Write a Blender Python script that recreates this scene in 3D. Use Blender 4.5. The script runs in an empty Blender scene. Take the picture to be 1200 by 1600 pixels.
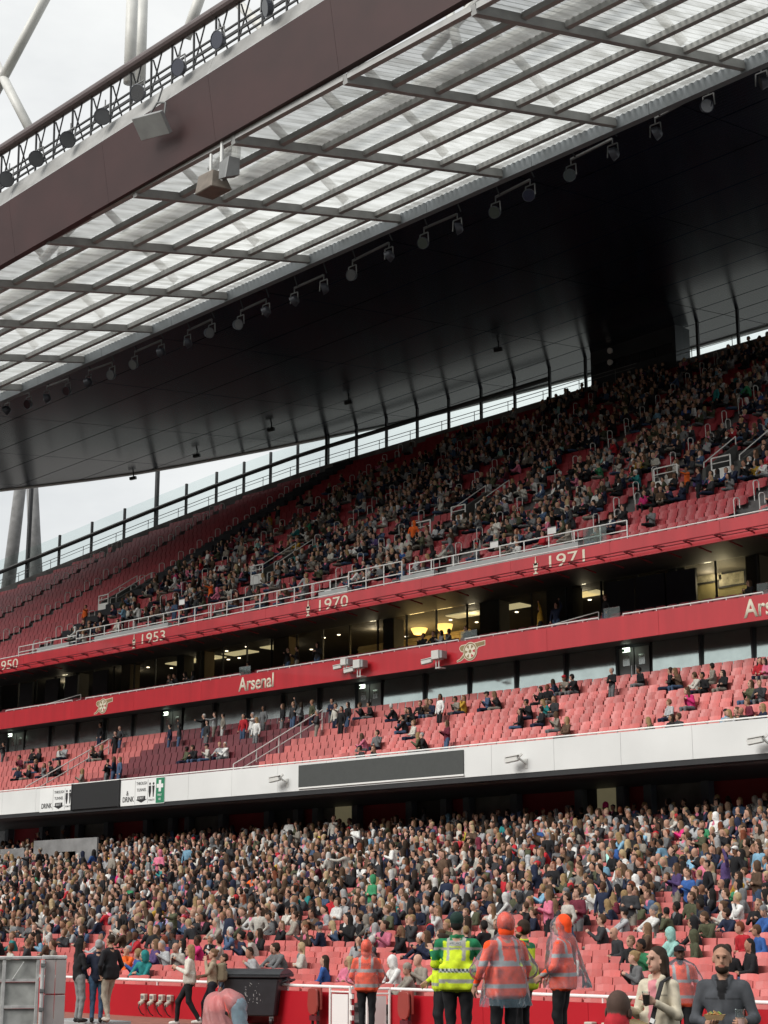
import bpy, bmesh, math, random
import numpy as np
from mathutils import Vector, Matrix
random.seed(7); RNG = np.random.default_rng(11)
SC = bpy.context.scene
COL = SC.collection

# ------------------------------------------------------------------ camera
FPX, PITCH, HEADING, CAMH = 2600.0, math.radians(13.9325), math.radians(44.458), 2.25
cam_d = bpy.data.cameras.new('camera'); cam = bpy.data.objects.new('camera', cam_d); COL.objects.link(cam)
cam_d.sensor_fit = 'VERTICAL'; cam_d.sensor_height = 36.0; cam_d.lens = 36.0 * FPX / 1600.0
cam_d.clip_start = 0.1; cam_d.clip_end = 3000
cam.location = (0, 0, CAMH); cam.rotation_euler = (math.pi / 2 + PITCH, 0, HEADING)
SC.camera = cam
SC.render.resolution_x, SC.render.resolution_y = 768, 1024

# ------------------------------------------------------------------ world: bright overcast
W = bpy.data.worlds.new('World'); SC.world = W; W.use_nodes = True
nt = W.node_tree; nt.nodes.clear()
N = nt.nodes.new; Lk = nt.links.new
out = N('ShaderNodeOutputWorld'); bg = N('ShaderNodeBackground'); sky = N('ShaderNodeTexSky')
SUN_EL, SUN_AZ = math.radians(37), math.radians(192)
sky.sky_type = 'NISHITA'; sky.sun_disc = False; sky.sun_elevation = SUN_EL; sky.sun_rotation = SUN_AZ
sky.dust_density = 4.0; sky.air_density = 1.0
tc = N('ShaderNodeTexCoord'); mp = N('ShaderNodeMapping'); mp.inputs['Scale'].default_value = (1.0, 1.0, 2.6)
nz = N('ShaderNodeTexNoise'); nz.inputs['Scale'].default_value = 2.6; nz.inputs['Detail'].default_value = 7; nz.inputs['Roughness'].default_value = .55
rp = N('ShaderNodeValToRGB'); rp.color_ramp.elements[0].position = .36; rp.color_ramp.elements[0].color = (7.4, 7.6, 7.7, 1)
rp.color_ramp.elements[1].position = .62; rp.color_ramp.elements[1].color = (10.4, 10.5, 10.3, 1)
mx = N('ShaderNodeMix'); mx.data_type = 'RGBA'; mx.inputs[0].default_value = .9
Lk(tc.outputs['Generated'], mp.inputs[0]); Lk(mp.outputs[0], nz.inputs['Vector']); Lk(nz.outputs['Fac'], rp.inputs[0])
Lk(sky.outputs[0], mx.inputs[6]); Lk(rp.outputs[0], mx.inputs[7]); Lk(mx.outputs[2], bg.inputs[0])
bg.inputs[1].default_value = .056
Lk(bg.outputs[0], out.inputs[0])

# ------------------------------------------------------------------ sun behind cloud
sd = bpy.data.lights.new('sun', 'SUN'); sd.energy = 1.5; sd.angle = math.radians(35); sd.color = (1, .97, .92)
sun = bpy.data.objects.new('sun', sd); COL.objects.link(sun)
_az = SUN_AZ
_dir = Vector((math.sin(_az) * math.cos(SUN_EL), math.cos(_az) * math.cos(SUN_EL), math.sin(SUN_EL)))
sun.rotation_euler = _dir.to_track_quat('Z', 'Y').to_euler()

SC.view_settings.view_transform = 'Standard'; SC.view_settings.look = 'None'
SC.view_settings.exposure = 0.92; SC.view_settings.gamma = 1.0; SC.view_settings.use_curve_mapping = False
SC.render.engine = 'CYCLES'
SC.cycles.max_bounces = 7; SC.cycles.diffuse_bounces = 3; SC.cycles.glossy_bounces = 3; SC.cycles.transmission_bounces = 4
SC.cycles.transparent_max_bounces = 10; SC.cycles.caustics_reflective = False; SC.cycles.caustics_refractive = False
SC.cycles.use_denoising = True
try:
    SC.cycles.denoiser = 'OPENIMAGEDENOISE'; SC.cycles.denoising_input_passes = 'RGB_ALBEDO_NORMAL'
except Exception: pass

# ------------------------------------------------------------------ survey helpers: where a sight line meets a plane of the stand
_cp, _sp = math.cos(PITCH), math.sin(PITCH)
_fx, _fy = -math.sin(HEADING), math.cos(HEADING); _rx, _ry = math.cos(HEADING), math.sin(HEADING)
def ray(x, y):
    r, yd = x - 600, y - 800
    fw = FPX * _cp + yd * _sp; up = -yd * _cp + FPX * _sp
    return (_fx * fw + _rx * r, _fy * fw + _ry * r, up)
def atY(x, y, Y):
    d = ray(x, y); t = Y / d[1]; return d[0] * t, CAMH + d[2] * t
def atS(x, y, s):                     # point at a scale of s pixels per metre
    d = ray(x, y); return (d[0] / s, d[1] / s, CAMH + d[2] / s)
def pix(X, Y, Z):
    fw = X * _fx + Y * _fy; r = X * _rx + Y * _ry; z = Z - CAMH
    zc = fw * _cp + z * _sp
    return 600 + FPX * r / zc, 800 + FPX * (fw * _sp - z * _cp) / zc
def inview(X, Y, Z, m=60):
    x, y = pix(X, Y, Z); return -m < x < 1200 + m and -m < y < 1600 + m

# ------------------------------------------------------------------ materials
MATS = {}
def M(name, col=(.5, .5, .5), rough=.6, metal=0., var=.12, scale=1.5, bump=0., bscale=40., stretch=(1, 1, 1), spec=.5, emit=None, estr=0., coat=0.):
    if name in MATS: return MATS[name]
    m = bpy.data.materials.new(name); m.use_nodes = True; t = m.node_tree; b = t.nodes['Principled BSDF']
    b.inputs['Roughness'].default_value = rough; b.inputs['Metallic'].default_value = metal
    b.inputs['Specular IOR Level'].default_value = spec; b.inputs['Coat Weight'].default_value = coat
    g = t.nodes.new('ShaderNodeNewGeometry'); mpp = t.nodes.new('ShaderNodeMapping'); mpp.inputs['Scale'].default_value = stretch
    t.links.new(g.outputs['Position'], mpp.inputs[0])
    n = t.nodes.new('ShaderNodeTexNoise'); n.inputs['Scale'].default_value = scale; n.inputs['Detail'].default_value = 5
    t.links.new(mpp.outputs[0], n.inputs['Vector'])
    mr = t.nodes.new('ShaderNodeMapRange'); mr.inputs[1].default_value = .3; mr.inputs[2].default_value = .7
    mr.inputs[3].default_value = 1 - var; mr.inputs[4].default_value = 1 + var
    t.links.new(n.outputs['Fac'], mr.inputs[0])
    mu = t.nodes.new('ShaderNodeMix'); mu.data_type = 'RGBA'; mu.blend_type = 'MULTIPLY'; mu.inputs[0].default_value = 1
    mu.inputs[6].default_value = (*col, 1); t.links.new(mr.outputs[0], mu.inputs[7]); t.links.new(mu.outputs[2], b.inputs['Base Color'])
    if bump:
        n2 = t.nodes.new('ShaderNodeTexNoise'); n2.inputs['Scale'].default_value = bscale; n2.inputs['Detail'].default_value = 3
        t.links.new(g.outputs['Position'], n2.inputs['Vector'])
        bp = t.nodes.new('ShaderNodeBump'); bp.inputs['Strength'].default_value = bump; bp.inputs['Distance'].default_value = .02
        t.links.new(n2.outputs['Fac'], bp.inputs['Height']); t.links.new(bp.outputs[0], b.inputs['Normal'])
    if emit:
        b.inputs['Emission Color'].default_value = (*emit, 1); b.inputs['Emission Strength'].default_value = estr
    MATS[name] = m; return m
def M_rand(name, col, rough, dv, spec=.5, hue=0.02, sheen=0.):
    """base colour that differs from object to object and weathers in patches"""
    m = M(name, col, rough, var=.16, scale=.9, spec=spec); t = m.node_tree; b = t.nodes['Principled BSDF']
    oi = t.nodes.new('ShaderNodeObjectInfo'); hs = t.nodes.new('ShaderNodeHueSaturation')
    a = t.nodes.new('ShaderNodeMapRange'); a.inputs[3].default_value = 1 - dv; a.inputs[4].default_value = 1 + dv
    t.links.new(oi.outputs['Random'], a.inputs[0]); t.links.new(a.outputs[0], hs.inputs['Value'])
    src = b.inputs['Base Color'].links[0].from_socket
    t.links.new(src, hs.inputs['Color']); t.links.new(hs.outputs[0], b.inputs['Base Color'])
    return m
def M_col(name, rough=.85, bump=.25, bscale=60, sheen=0.):
    """colour stored with the garment, skin or hair it belongs to"""
    m = bpy.data.materials.new(name); m.use_nodes = True; t = m.node_tree; b = t.nodes['Principled BSDF']
    a = t.nodes.new('ShaderNodeAttribute'); a.attribute_name = 'Col'
    g = t.nodes.new('ShaderNodeNewGeometry')
    n = t.nodes.new('ShaderNodeTexNoise'); n.inputs['Scale'].default_value = 14; n.inputs['Detail'].default_value = 4
    t.links.new(g.outputs['Position'], n.inputs['Vector'])
    mr = t.nodes.new('ShaderNodeMapRange'); mr.inputs[1].default_value = .3; mr.inputs[2].default_value = .7; mr.inputs[3].default_value = .8; mr.inputs[4].default_value = 1.18
    t.links.new(n.outputs['Fac'], mr.inputs[0])
    mu = t.nodes.new('ShaderNodeMix'); mu.data_type = 'RGBA'; mu.blend_type = 'MULTIPLY'; mu.inputs[0].default_value = 1
    t.links.new(a.outputs['Color'], mu.inputs[6]); t.links.new(mr.outputs[0], mu.inputs[7]); t.links.new(mu.outputs[2], b.inputs['Base Color'])
    b.inputs['Roughness'].default_value = rough; b.inputs['Specular IOR Level'].default_value = .3
    if bump:
        n2 = t.nodes.new('ShaderNodeTexNoise'); n2.inputs['Scale'].default_value = bscale; n2.inputs['Detail'].default_value = 3
        t.links.new(g.outputs['Position'], n2.inputs['Vector'])
        bp = t.nodes.new('ShaderNodeBump'); bp.inputs['Strength'].default_value = bump; bp.inputs['Distance'].default_value = .02
        t.links.new(n2.outputs['Fac'], bp.inputs['Height']); t.links.new(bp.outputs[0], b.inputs['Normal'])
    MATS[name] = m; return m
def M_glass(name, tint=(.6, .7, .7), clear=.8, rough=.05, gloss=.25):
    m = bpy.data.materials.new(name); m.use_nodes = True; t = m.node_tree; t.nodes.clear()
    o = t.nodes.new('ShaderNodeOutputMaterial'); tr = t.nodes.new('ShaderNodeBsdfTransparent'); gl = t.nodes.new('ShaderNodeBsdfGlossy'); df = t.nodes.new('ShaderNodeBsdfDiffuse')
    tr.inputs[0].default_value = (*tint, 1); gl.inputs['Roughness'].default_value = rough; gl.inputs[0].default_value = (.9, .95, .95, 1); df.inputs[0].default_value = (*[c * .5 for c in tint], 1)
    m1 = t.nodes.new('ShaderNodeMixShader'); m1.inputs[0].default_value = clear; t.links.new(df.outputs[0], m1.inputs[1]); t.links.new(tr.outputs[0], m1.inputs[2])
    fr = t.nodes.new('ShaderNodeLayerWeight'); fr.inputs[0].default_value = gloss
    m2 = t.nodes.new('ShaderNodeMixShader'); t.links.new(fr.outputs['Fresnel'], m2.inputs[0]); t.links.new(m1.outputs[0], m2.inputs[1]); t.links.new(gl.outputs[0], m2.inputs[2])
    t.links.new(m2.outputs[0], o.inputs[0]); MATS[name] = m; return m

# ------------------------------------------------------------------ mesh helpers
class MB:
    def __init__(s): s.v = []; s.f = []
    def add(s, vs, fs):
        o = len(s.v); s.v.extend(vs); s.f.extend([tuple(i + o for i in f) for f in fs]); return s
    def box(s, x0, x1, y0, y1, z0, z1):
        return s.add([(x0, y0, z0), (x1, y0, z0), (x1, y1, z0), (x0, y1, z0), (x0, y0, z1), (x1, y0, z1), (x1, y1, z1), (x0, y1, z1)],
                     [(0, 3, 2, 1), (4, 5, 6, 7), (0, 1, 5, 4), (1, 2, 6, 5), (2, 3, 7, 6), (3, 0, 4, 7)])
    def bar(s, p, q, w, h, up=(0, 0, 1)):
        p = Vector(p); q = Vector(q); d = (q - p).normalized(); a = d.cross(Vector(up))
        if a.length < 1e-4: a = d.cross(Vector((1, 0, 0)))
        a.normalize(); b = a.cross(d); a *= w / 2; b *= h / 2
        vs = [p - a - b, p + a - b, p + a + b, p - a + b, q - a - b, q + a - b, q + a + b, q - a + b]
        return s.add([tuple(v) for v in vs], [(3, 2, 1, 0), (4, 5, 6, 7), (0, 1, 5, 4), (1, 2, 6, 5), (2, 3, 7, 6), (3, 0, 4, 7)])
    def tube(s, p, q, r, n=8, r2=None, cap=True):
        p = Vector(p); q = Vector(q); d = (q - p).normalized(); a = d.orthogonal().normalized(); b = d.cross(a); r2 = r if r2 is None else r2
        vs = []
        for c, rr in ((p, r), (q, r2)):
            for i in range(n):
                t = 2 * math.pi * i / n; vs.append(tuple(c + a * (rr * math.cos(t)) + b * (rr * math.sin(t))))
        fs = [(i, (i + 1) % n, n + (i + 1) % n, n + i) for i in range(n)]
        if cap: fs += [tuple(range(n - 1, -1, -1)), tuple(range(n, 2 * n))]
        return s.add(vs, fs)
    def path(s, pts, r, n=8):
        for a, b in zip(pts[:-1], pts[1:]): s.tube(a, b, r, n)
        return s
    def poly(s, pts2, y0, y1):           # outline in x,z pushed from y0 (front) to y1
        n = len(pts2); area = sum(pts2[i][0] * pts2[(i + 1) % n][1] - pts2[(i + 1) % n][0] * pts2[i][1] for i in range(n))
        if area < 0: pts2 = pts2[::-1]
        vs = [(x, y0, z) for x, z in pts2] + [(x, y1, z) for x, z in pts2]
        fs = [tuple(range(n)), tuple(range(2 * n - 1, n - 1, -1))] + [((i + 1) % n, i, n + i, n + (i + 1) % n) for i in range(n)]
        return s.add(vs, fs)
    def mesh(s, name, mat, smooth=False, bevel=0.):
        me = bpy.data.meshes.new(name); me.from_pydata([tuple(v) for v in s.v], [], s.f)
        if bevel:
            bm = bmesh.new(); bm.from_mesh(me); bmesh.ops.bevel(bm, geom=list(bm.edges), offset=bevel, segments=1, affect='EDGES', clamp_overlap=True); bm.to_mesh(me); bm.free()
        if smooth: me.shade_smooth() if hasattr(me, 'shade_smooth') else None
        if mat: me.materials.append(mat)
        return me
    def build(s, name, mat, parent=None, smooth=False, bevel=0., **k):
        return obj(name, s.mesh(name, mat, smooth, bevel), parent, **k)
def obj(name, me, parent=None, loc=None, rotz=None, kind=None, label=None, cat=None, group=None):
    o = bpy.data.objects.new(name, me); COL.objects.link(o)
    if parent is not None: o.parent = parent
    if loc is not None: o.location = loc
    if rotz: o.rotation_euler[2] = rotz
    if kind: o['kind'] = kind
    if label: o['label'] = label
    if cat: o['category'] = cat
    if group: o['group'] = group
    return o
def thing(name, label, cat, loc=(0, 0, 0), rotz=0, group=None):
    return obj(name, None, None, loc, rotz, None, label, cat, group)
def text(name, s, X, Y, Z, h, mat, parent, depth=.015, width=None, bold=0., rotz=0.):
    """raised lettering: lower left corner at X, Z on a front facing -Y"""
    c = bpy.data.curves.new(name, 'FONT'); c.body = s; c.size = 1; c.extrude = 0.; c.offset = bold
    t = bpy.data.objects.new(name, c); COL.objects.link(t)
    me = bpy.data.meshes.new_from_object(t.evaluated_get(bpy.context.evaluated_depsgraph_get()))
    bpy.data.objects.remove(t); bpy.data.curves.remove(c)
    co = np.empty(len(me.vertices) * 3, np.float32); me.vertices.foreach_get('co', co); co = co.reshape(-1, 3)
    x0, x1, y0, y1 = co[:, 0].min(), co[:, 0].max(), co[:, 1].min(), co[:, 1].max()
    k = h / (y1 - y0); kx = (width / (x1 - x0)) if width else k
    new = np.stack([(co[:, 0] - x0) * kx, co[:, 2] * 0, (co[:, 1] - y0) * k], 1)
    me.vertices.foreach_set('co', new.ravel()); me.update()
    bm = bmesh.new(); bm.from_mesh(me)
    r = bmesh.ops.extrude_face_region(bm, geom=list(bm.faces)); vs = [g for g in r['geom'] if isinstance(g, bmesh.types.BMVert)]
    bmesh.ops.translate(bm, vec=(0, -depth, 0), verts=vs); bmesh.ops.recalc_face_normals(bm, faces=list(bm.faces)); bm.to_mesh(me); bm.free()
    me.materials.clear(); me.materials.append(mat)
    return obj(name, me, parent, (X, Y, Z), rotz)

# ================================================================== people: bodies grown as one surface from a signed distance field
def rot_z(a): c, s = math.cos(a), math.sin(a); return np.array([[c, -s, 0], [s, c, 0], [0, 0, 1.]])
def rot_x(a): c, s = math.cos(a), math.sin(a); return np.array([[1., 0, 0], [0, c, -s], [0, s, c]])
def rot_y(a): c, s = math.cos(a), math.sin(a); return np.array([[c, 0, s], [0, 1., 0], [-s, 0, c]])
A3 = lambda *v: np.array(v, float)
class Prim:
    __slots__ = ('t', 'a', 'b', 'ra', 'rb', 'k', 'id', 'R', 'bias')
def cone(a, b, ra, rb, id, k=.03, bias=0.):
    p = Prim(); p.t = 0; p.a = np.array(a, float); p.b = np.array(b, float); p.ra = ra; p.rb = rb; p.id = id; p.k = k; p.R = None; p.bias = bias; return p
def ell(c, r, id, R=None, k=.03, bias=0.):
    p = Prim(); p.t = 1; p.a = np.array(c, float); p.b = np.array(r, float); p.ra = p.rb = 0; p.id = id; p.k = k; p.R = R; p.bias = bias; return p
def rbox(c, h, rd, id, R=None, k=.02, bias=0.):
    p = Prim(); p.t = 2; p.a = np.array(c, float); p.b = np.array(h, float); p.ra = rd; p.rb = 0; p.id = id; p.k = k; p.R = R; p.bias = bias; return p
def dist(p, P):
    if p.t == 0:
        ab = p.b - p.a; L = ab @ ab + 1e-9
        t = np.clip(((P - p.a) @ ab) / L, 0, 1)
        return np.linalg.norm(P - p.a - t[..., None] * ab, axis=-1) - (p.ra + (p.rb - p.ra) * t)
    Q = P - p.a
    if p.R is not None: Q = Q @ p.R
    if p.t == 1:
        k0 = np.linalg.norm(Q / p.b, axis=-1); k1 = np.linalg.norm(Q / (p.b * p.b), axis=-1) + 1e-9
        return k0 * (k0 - 1) / k1
    q = np.abs(Q) - p.b + p.ra
    return np.linalg.norm(np.maximum(q, 0), axis=-1) + np.minimum(q.max(-1), 0) - p.ra
def bounds(p):
    if p.t == 0:
        r = max(p.ra, p.rb); return np.minimum(p.a, p.b) - r, np.maximum(p.a, p.b) + r
    e = p.b if p.R is None else np.abs(p.R) @ p.b
    return p.a - e, p.a + e
def field(prims, h, pad=2):
    lo = np.min([bounds(p)[0] for p in prims], 0) - pad * h; hi = np.max([bounds(p)[1] for p in prims], 0) + pad * h
    n = np.ceil((hi - lo) / h).astype(int) + 1
    ax = [lo[i] + h * np.arange(n[i]) for i in range(3)]
    f = np.full(n, .5)
    for p in prims:
        a, b = bounds(p); m = 2 * p.k + 2 * h
        i0 = np.maximum(((a - m - lo) / h).astype(int), 0); i1 = np.minimum(((b + m - lo) / h).astype(int) + 2, n)
        G = np.stack(np.meshgrid(*[ax[i][i0[i]:i1[i]] for i in range(3)], indexing='ij'), -1)
        d = dist(p, G); sl = tuple(slice(i0[i], i1[i]) for i in range(3)); g = f[sl]; k = p.k
        hh = np.clip(.5 + .5 * (g - d) / k, 0, 1)
        f[sl] = g * (1 - hh) + d * hh - k * hh * (1 - hh)
    return f, lo
def nets(f, lo, h):
    s = f < 0
    n = np.array(f.shape) - 1
    cnt = np.zeros(n, np.int32)
    acc = np.zeros((*n, 3))
    offs = [(i, j, k) for i in (0, 1) for j in (0, 1) for k in (0, 1)]
    def sub(a, o): return a[o[0]:o[0] + n[0], o[1]:o[1] + n[1], o[2]:o[2] + n[2]]
    for a in offs:
        for axis in range(3):
            if a[axis]: continue
            b = list(a); b[axis] = 1; b = tuple(b)
            fa, fb = sub(f, a), sub(f, b); m = sub(s, a) != sub(s, b)
            idx = np.nonzero(m)
            t = fa[idx] / (fa[idx] - fb[idx])
            pt = np.tile(np.array(a, float), (len(t), 1)); pt[:, axis] += t
            acc[idx] += pt; cnt[idx] += 1
    act = np.nonzero(cnt)
    V = acc[act] / cnt[act][:, None] + np.stack(act, 1); V = V * h + lo
    ids = np.full(n, -1, np.int64); ids[act] = np.arange(len(V))
    Q = []
    for axis in range(3):
        a1, a2 = (axis + 1) % 3, (axis + 2) % 3
        sl0 = [slice(None)] * 3; sl1 = [slice(None)] * 3; sl0[axis] = slice(0, -1); sl1[axis] = slice(1, None)
        m = s[tuple(sl0)] != s[tuple(sl1)]; e = np.stack(np.nonzero(m), 1)
        ok = (e[:, a1] > 0) & (e[:, a2] > 0) & (e[:, a1] < n[a1]) & (e[:, a2] < n[a2]); e = e[ok]
        ins = s[e[:, 0], e[:, 1], e[:, 2]]
        def cid(d1, d2):
            c = e.copy(); c[:, a1] -= d1; c[:, a2] -= d2; return ids[c[:, 0], c[:, 1], c[:, 2]]
        q = np.stack([cid(1, 1), cid(0, 1), cid(0, 0), cid(1, 0)], 1)
        q[~ins] = q[~ins][:, ::-1]
        Q.append(q)
    return V, np.concatenate(Q)
def owner(prims, P):
    best = np.full(len(P), 9.); who = np.zeros(len(P), int)
    for p in prims:
        d = dist(p, P) + p.bias; m = d < best; best[m] = d[m]; who[m] = p.id
    return who
def surface(prims, h):
    f, lo = field(prims, h); return nets(f, lo, h)

SKIN, HAIR, TOP, LEGS, SHOE, SHIRT, HAT, EXTRA, EYE, LIP, BROW = range(11)

def head_prims(c, R, style='short', fine=False, beard=False, hairlen=.2, sc=1.):
    """c: middle of the head, R: its turn; the face looks along -Y of R"""
    g = lambda x, y, z: c + R @ (np.array([x, y, z]) * sc)
    e = lambda x, y, z, r, id, k=.02, b=0., RR=None: ell(g(x, y, z), np.array(r) * sc, id, R if RR is None else R @ RR, k, b)
    P = [e(0, .012, .025, (.075, .092, .098), SKIN), e(0, -.022, -.055, (.058, .068, .066), SKIN, .03)]
    if fine:
        P += [cone(g(0, -.088, .012), g(0, -.109, -.026), .010 * sc, .015 * sc, SKIN, .015), e(0, -.082, .034, (.055, .016, .014), SKIN, .02),
              e(.077, .012, -.005, (.012, .026, .034), SKIN, .01), e(-.077, .012, -.005, (.012, .026, .034), SKIN, .01),
              e(0, -.083, -.062, (.026, .014, .011), LIP, .01, -.002), e(0, -.07, -.098, (.026, .022, .018), SKIN, .02),
              e(.031, -.0815, .012, (.0095, .008, .0045), EYE, .003, -.0005), e(-.031, -.0815, .012, (.0095, .008, .0045), EYE, .003, -.001),
              e(.031, -.090, .034, (.018, .007, .0035), BROW, .004, -.0005), e(-.031, -.090, .034, (.018, .007, .0035), BROW, .004, -.0005)]
    else:
        P += [e(0, -.085, -.01, (.016, .024, .03), SKIN, .02), e(.031, -.074, .014, (.014, .012, .009), EYE, .004, -.003), e(-.031, -.074, .014, (.014, .012, .009), EYE, .004, -.003), e(0, -.082, -.06, (.022, .012, .008), LIP, .006, -.002)]
    if beard: P += [e(0, -.034, -.086, (.061, .066, .046), HAIR, .02, -.001)]
    if style in ('short', 'bun', 'long', 'pony'):
        P += [e(0, .028, .055, (.083, .092, .083), HAIR, .012), e(0, .055, .0, (.08, .07, .075), HAIR, .02)]
    if style == 'crop': P += [e(0, .03, .064, (.079, .09, .068), HAIR, .008), e(0, .05, .01, (.076, .066, .06), HAIR, .01)]
    if style == 'bun': P += [e(0, .12, .07, (.04, .04, .04), HAIR, .02)]
    if style in ('long', 'pony'):
        if style == 'long':
            for s in (-1, 1):
                P += [cone(g(.066 * s, .02, .03), g(.078 * s, .035, -hairlen), .034 * sc, .034 * sc, HAIR, .03), cone(g(.03 * s, .07, .0), g(.045 * s, .08, -hairlen - .03), .05 * sc, .04 * sc, HAIR, .03)]
        else: P += [cone(g(0, .11, .04), g(0, .12, -hairlen), .035 * sc, .025 * sc, HAIR, .03)]
    if style in ('cap', 'bucket'):
        P += [e(0, .035, .0, (.078, .075, .06), HAIR, .02), e(0, .015, .065, (.088, .104, .068), HAT, .008)]
        P += [e(0, -.10, .052, (.062, .07, .010), HAT, .01)] if style == 'cap' else [e(0, .01, .045, (.125, .135, .014), HAT, .01)]
    if style == 'beanie': P += [e(0, .022, .06, (.089, .105, .092), HAT, .01), e(0, .05, -.02, (.075, .06, .06), HAIR, .02)]
    if style == 'hood':
        P += [e(0, .045, .03, (.104, .108, .128), TOP, .02), e(0, .06, -.08, (.10, .085, .09), TOP, .04)]
    return P

def seated(pose, style, hyaw, lean=0., legs=True, hands=True):
    P = []
    R = rot_z(hyaw); tl = rot_x(lean)
    hip = A3(0, .02, .53)
    T = lambda x, y, z: hip + tl @ (np.array([x, y, z]) - hip)
    P += [cone(T(0, .02, .55), T(0, .03, .78), .135, .145, TOP, .05), ell(T(0, .02, .90), (.185, .115, .16), TOP, tl, .06),
          cone(T(-.15, .03, .99), T(.15, .03, .99), .062, .062, TOP, .05), ell(T(0, -.05, .99), (.055, .06, .09), SHIRT, tl, .02)]
    P += [cone(T(0, .03, 1.02), T(0, .015, 1.12), .052, .048, SKIN, .02)]
    hc = T(0, -.005, 1.22)
    P += head_prims(hc, R @ rot_x(lean * .5), style, sc=1.1)
    def arm(s, el, ha):
        sh = T(.19 * s, .03, .985); el = A3(*el); ha = A3(*ha)
        q = [cone(sh, el, .062, .05, TOP, .03), cone(el, ha + (el - ha) * .15, .05, .04, TOP, .03)]
        if hands: q += [ell(ha, (.042, .05, .042), SKIN, None, .015)]
        return q
    if pose == 'lap': A = [((.25, -.05, .72), (.07, -.27, .67)), ((-.25, -.05, .72), (-.05, -.27, .68))]
    elif pose == 'phone': P += [rbox((.0, -.335, .93), (.037, .008, .075), .006, EXTRA, rot_x(-.5), .004)]; A = [((.23, -.08, .74), (.05, -.30, .90)), ((-.23, -.08, .74), (-.04, -.30, .88))]
    elif pose == 'cross': A = [((.24, -.04, .74), (-.09, -.17, .80)), ((-.24, -.04, .74), (.1, -.18, .76))]
    elif pose == 'lean': A = [((.22, -.36, .66), (.03, -.46, .78)), ((-.22, -.36, .66), (-.03, -.46, .76))]
    elif pose == 'face': A = [((.22, -.14, .78), (.06, -.14, 1.1)), ((-.24, -.05, .72), (-.02, -.26, .68))]
    elif pose == 'up': A = [((.33, .0, 1.14), (.28, -.08, 1.42)), ((-.25, -.05, .72), (-.05, -.27, .68))]
    else: A = [((.25, -.1, .76), (.02, -.34, .95)), ((-.25, -.1, .76), (-.02, -.34, .97))]
    P += arm(1, *A[0]) + arm(-1, *A[1])
    for s in (1, -1):
        P += [cone((.09 * s, -.02, .53), (.12 * s, -.44, .53), .085, .065, LEGS, .03)]
        if legs: P += [cone((.12 * s, -.44, .52), (.12 * s, -.40, .10), .06, .045, LEGS, .02), ell((.12 * s, -.46, .05), (.045, .12, .05), SHOE, None, .02)]
    return P

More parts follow.
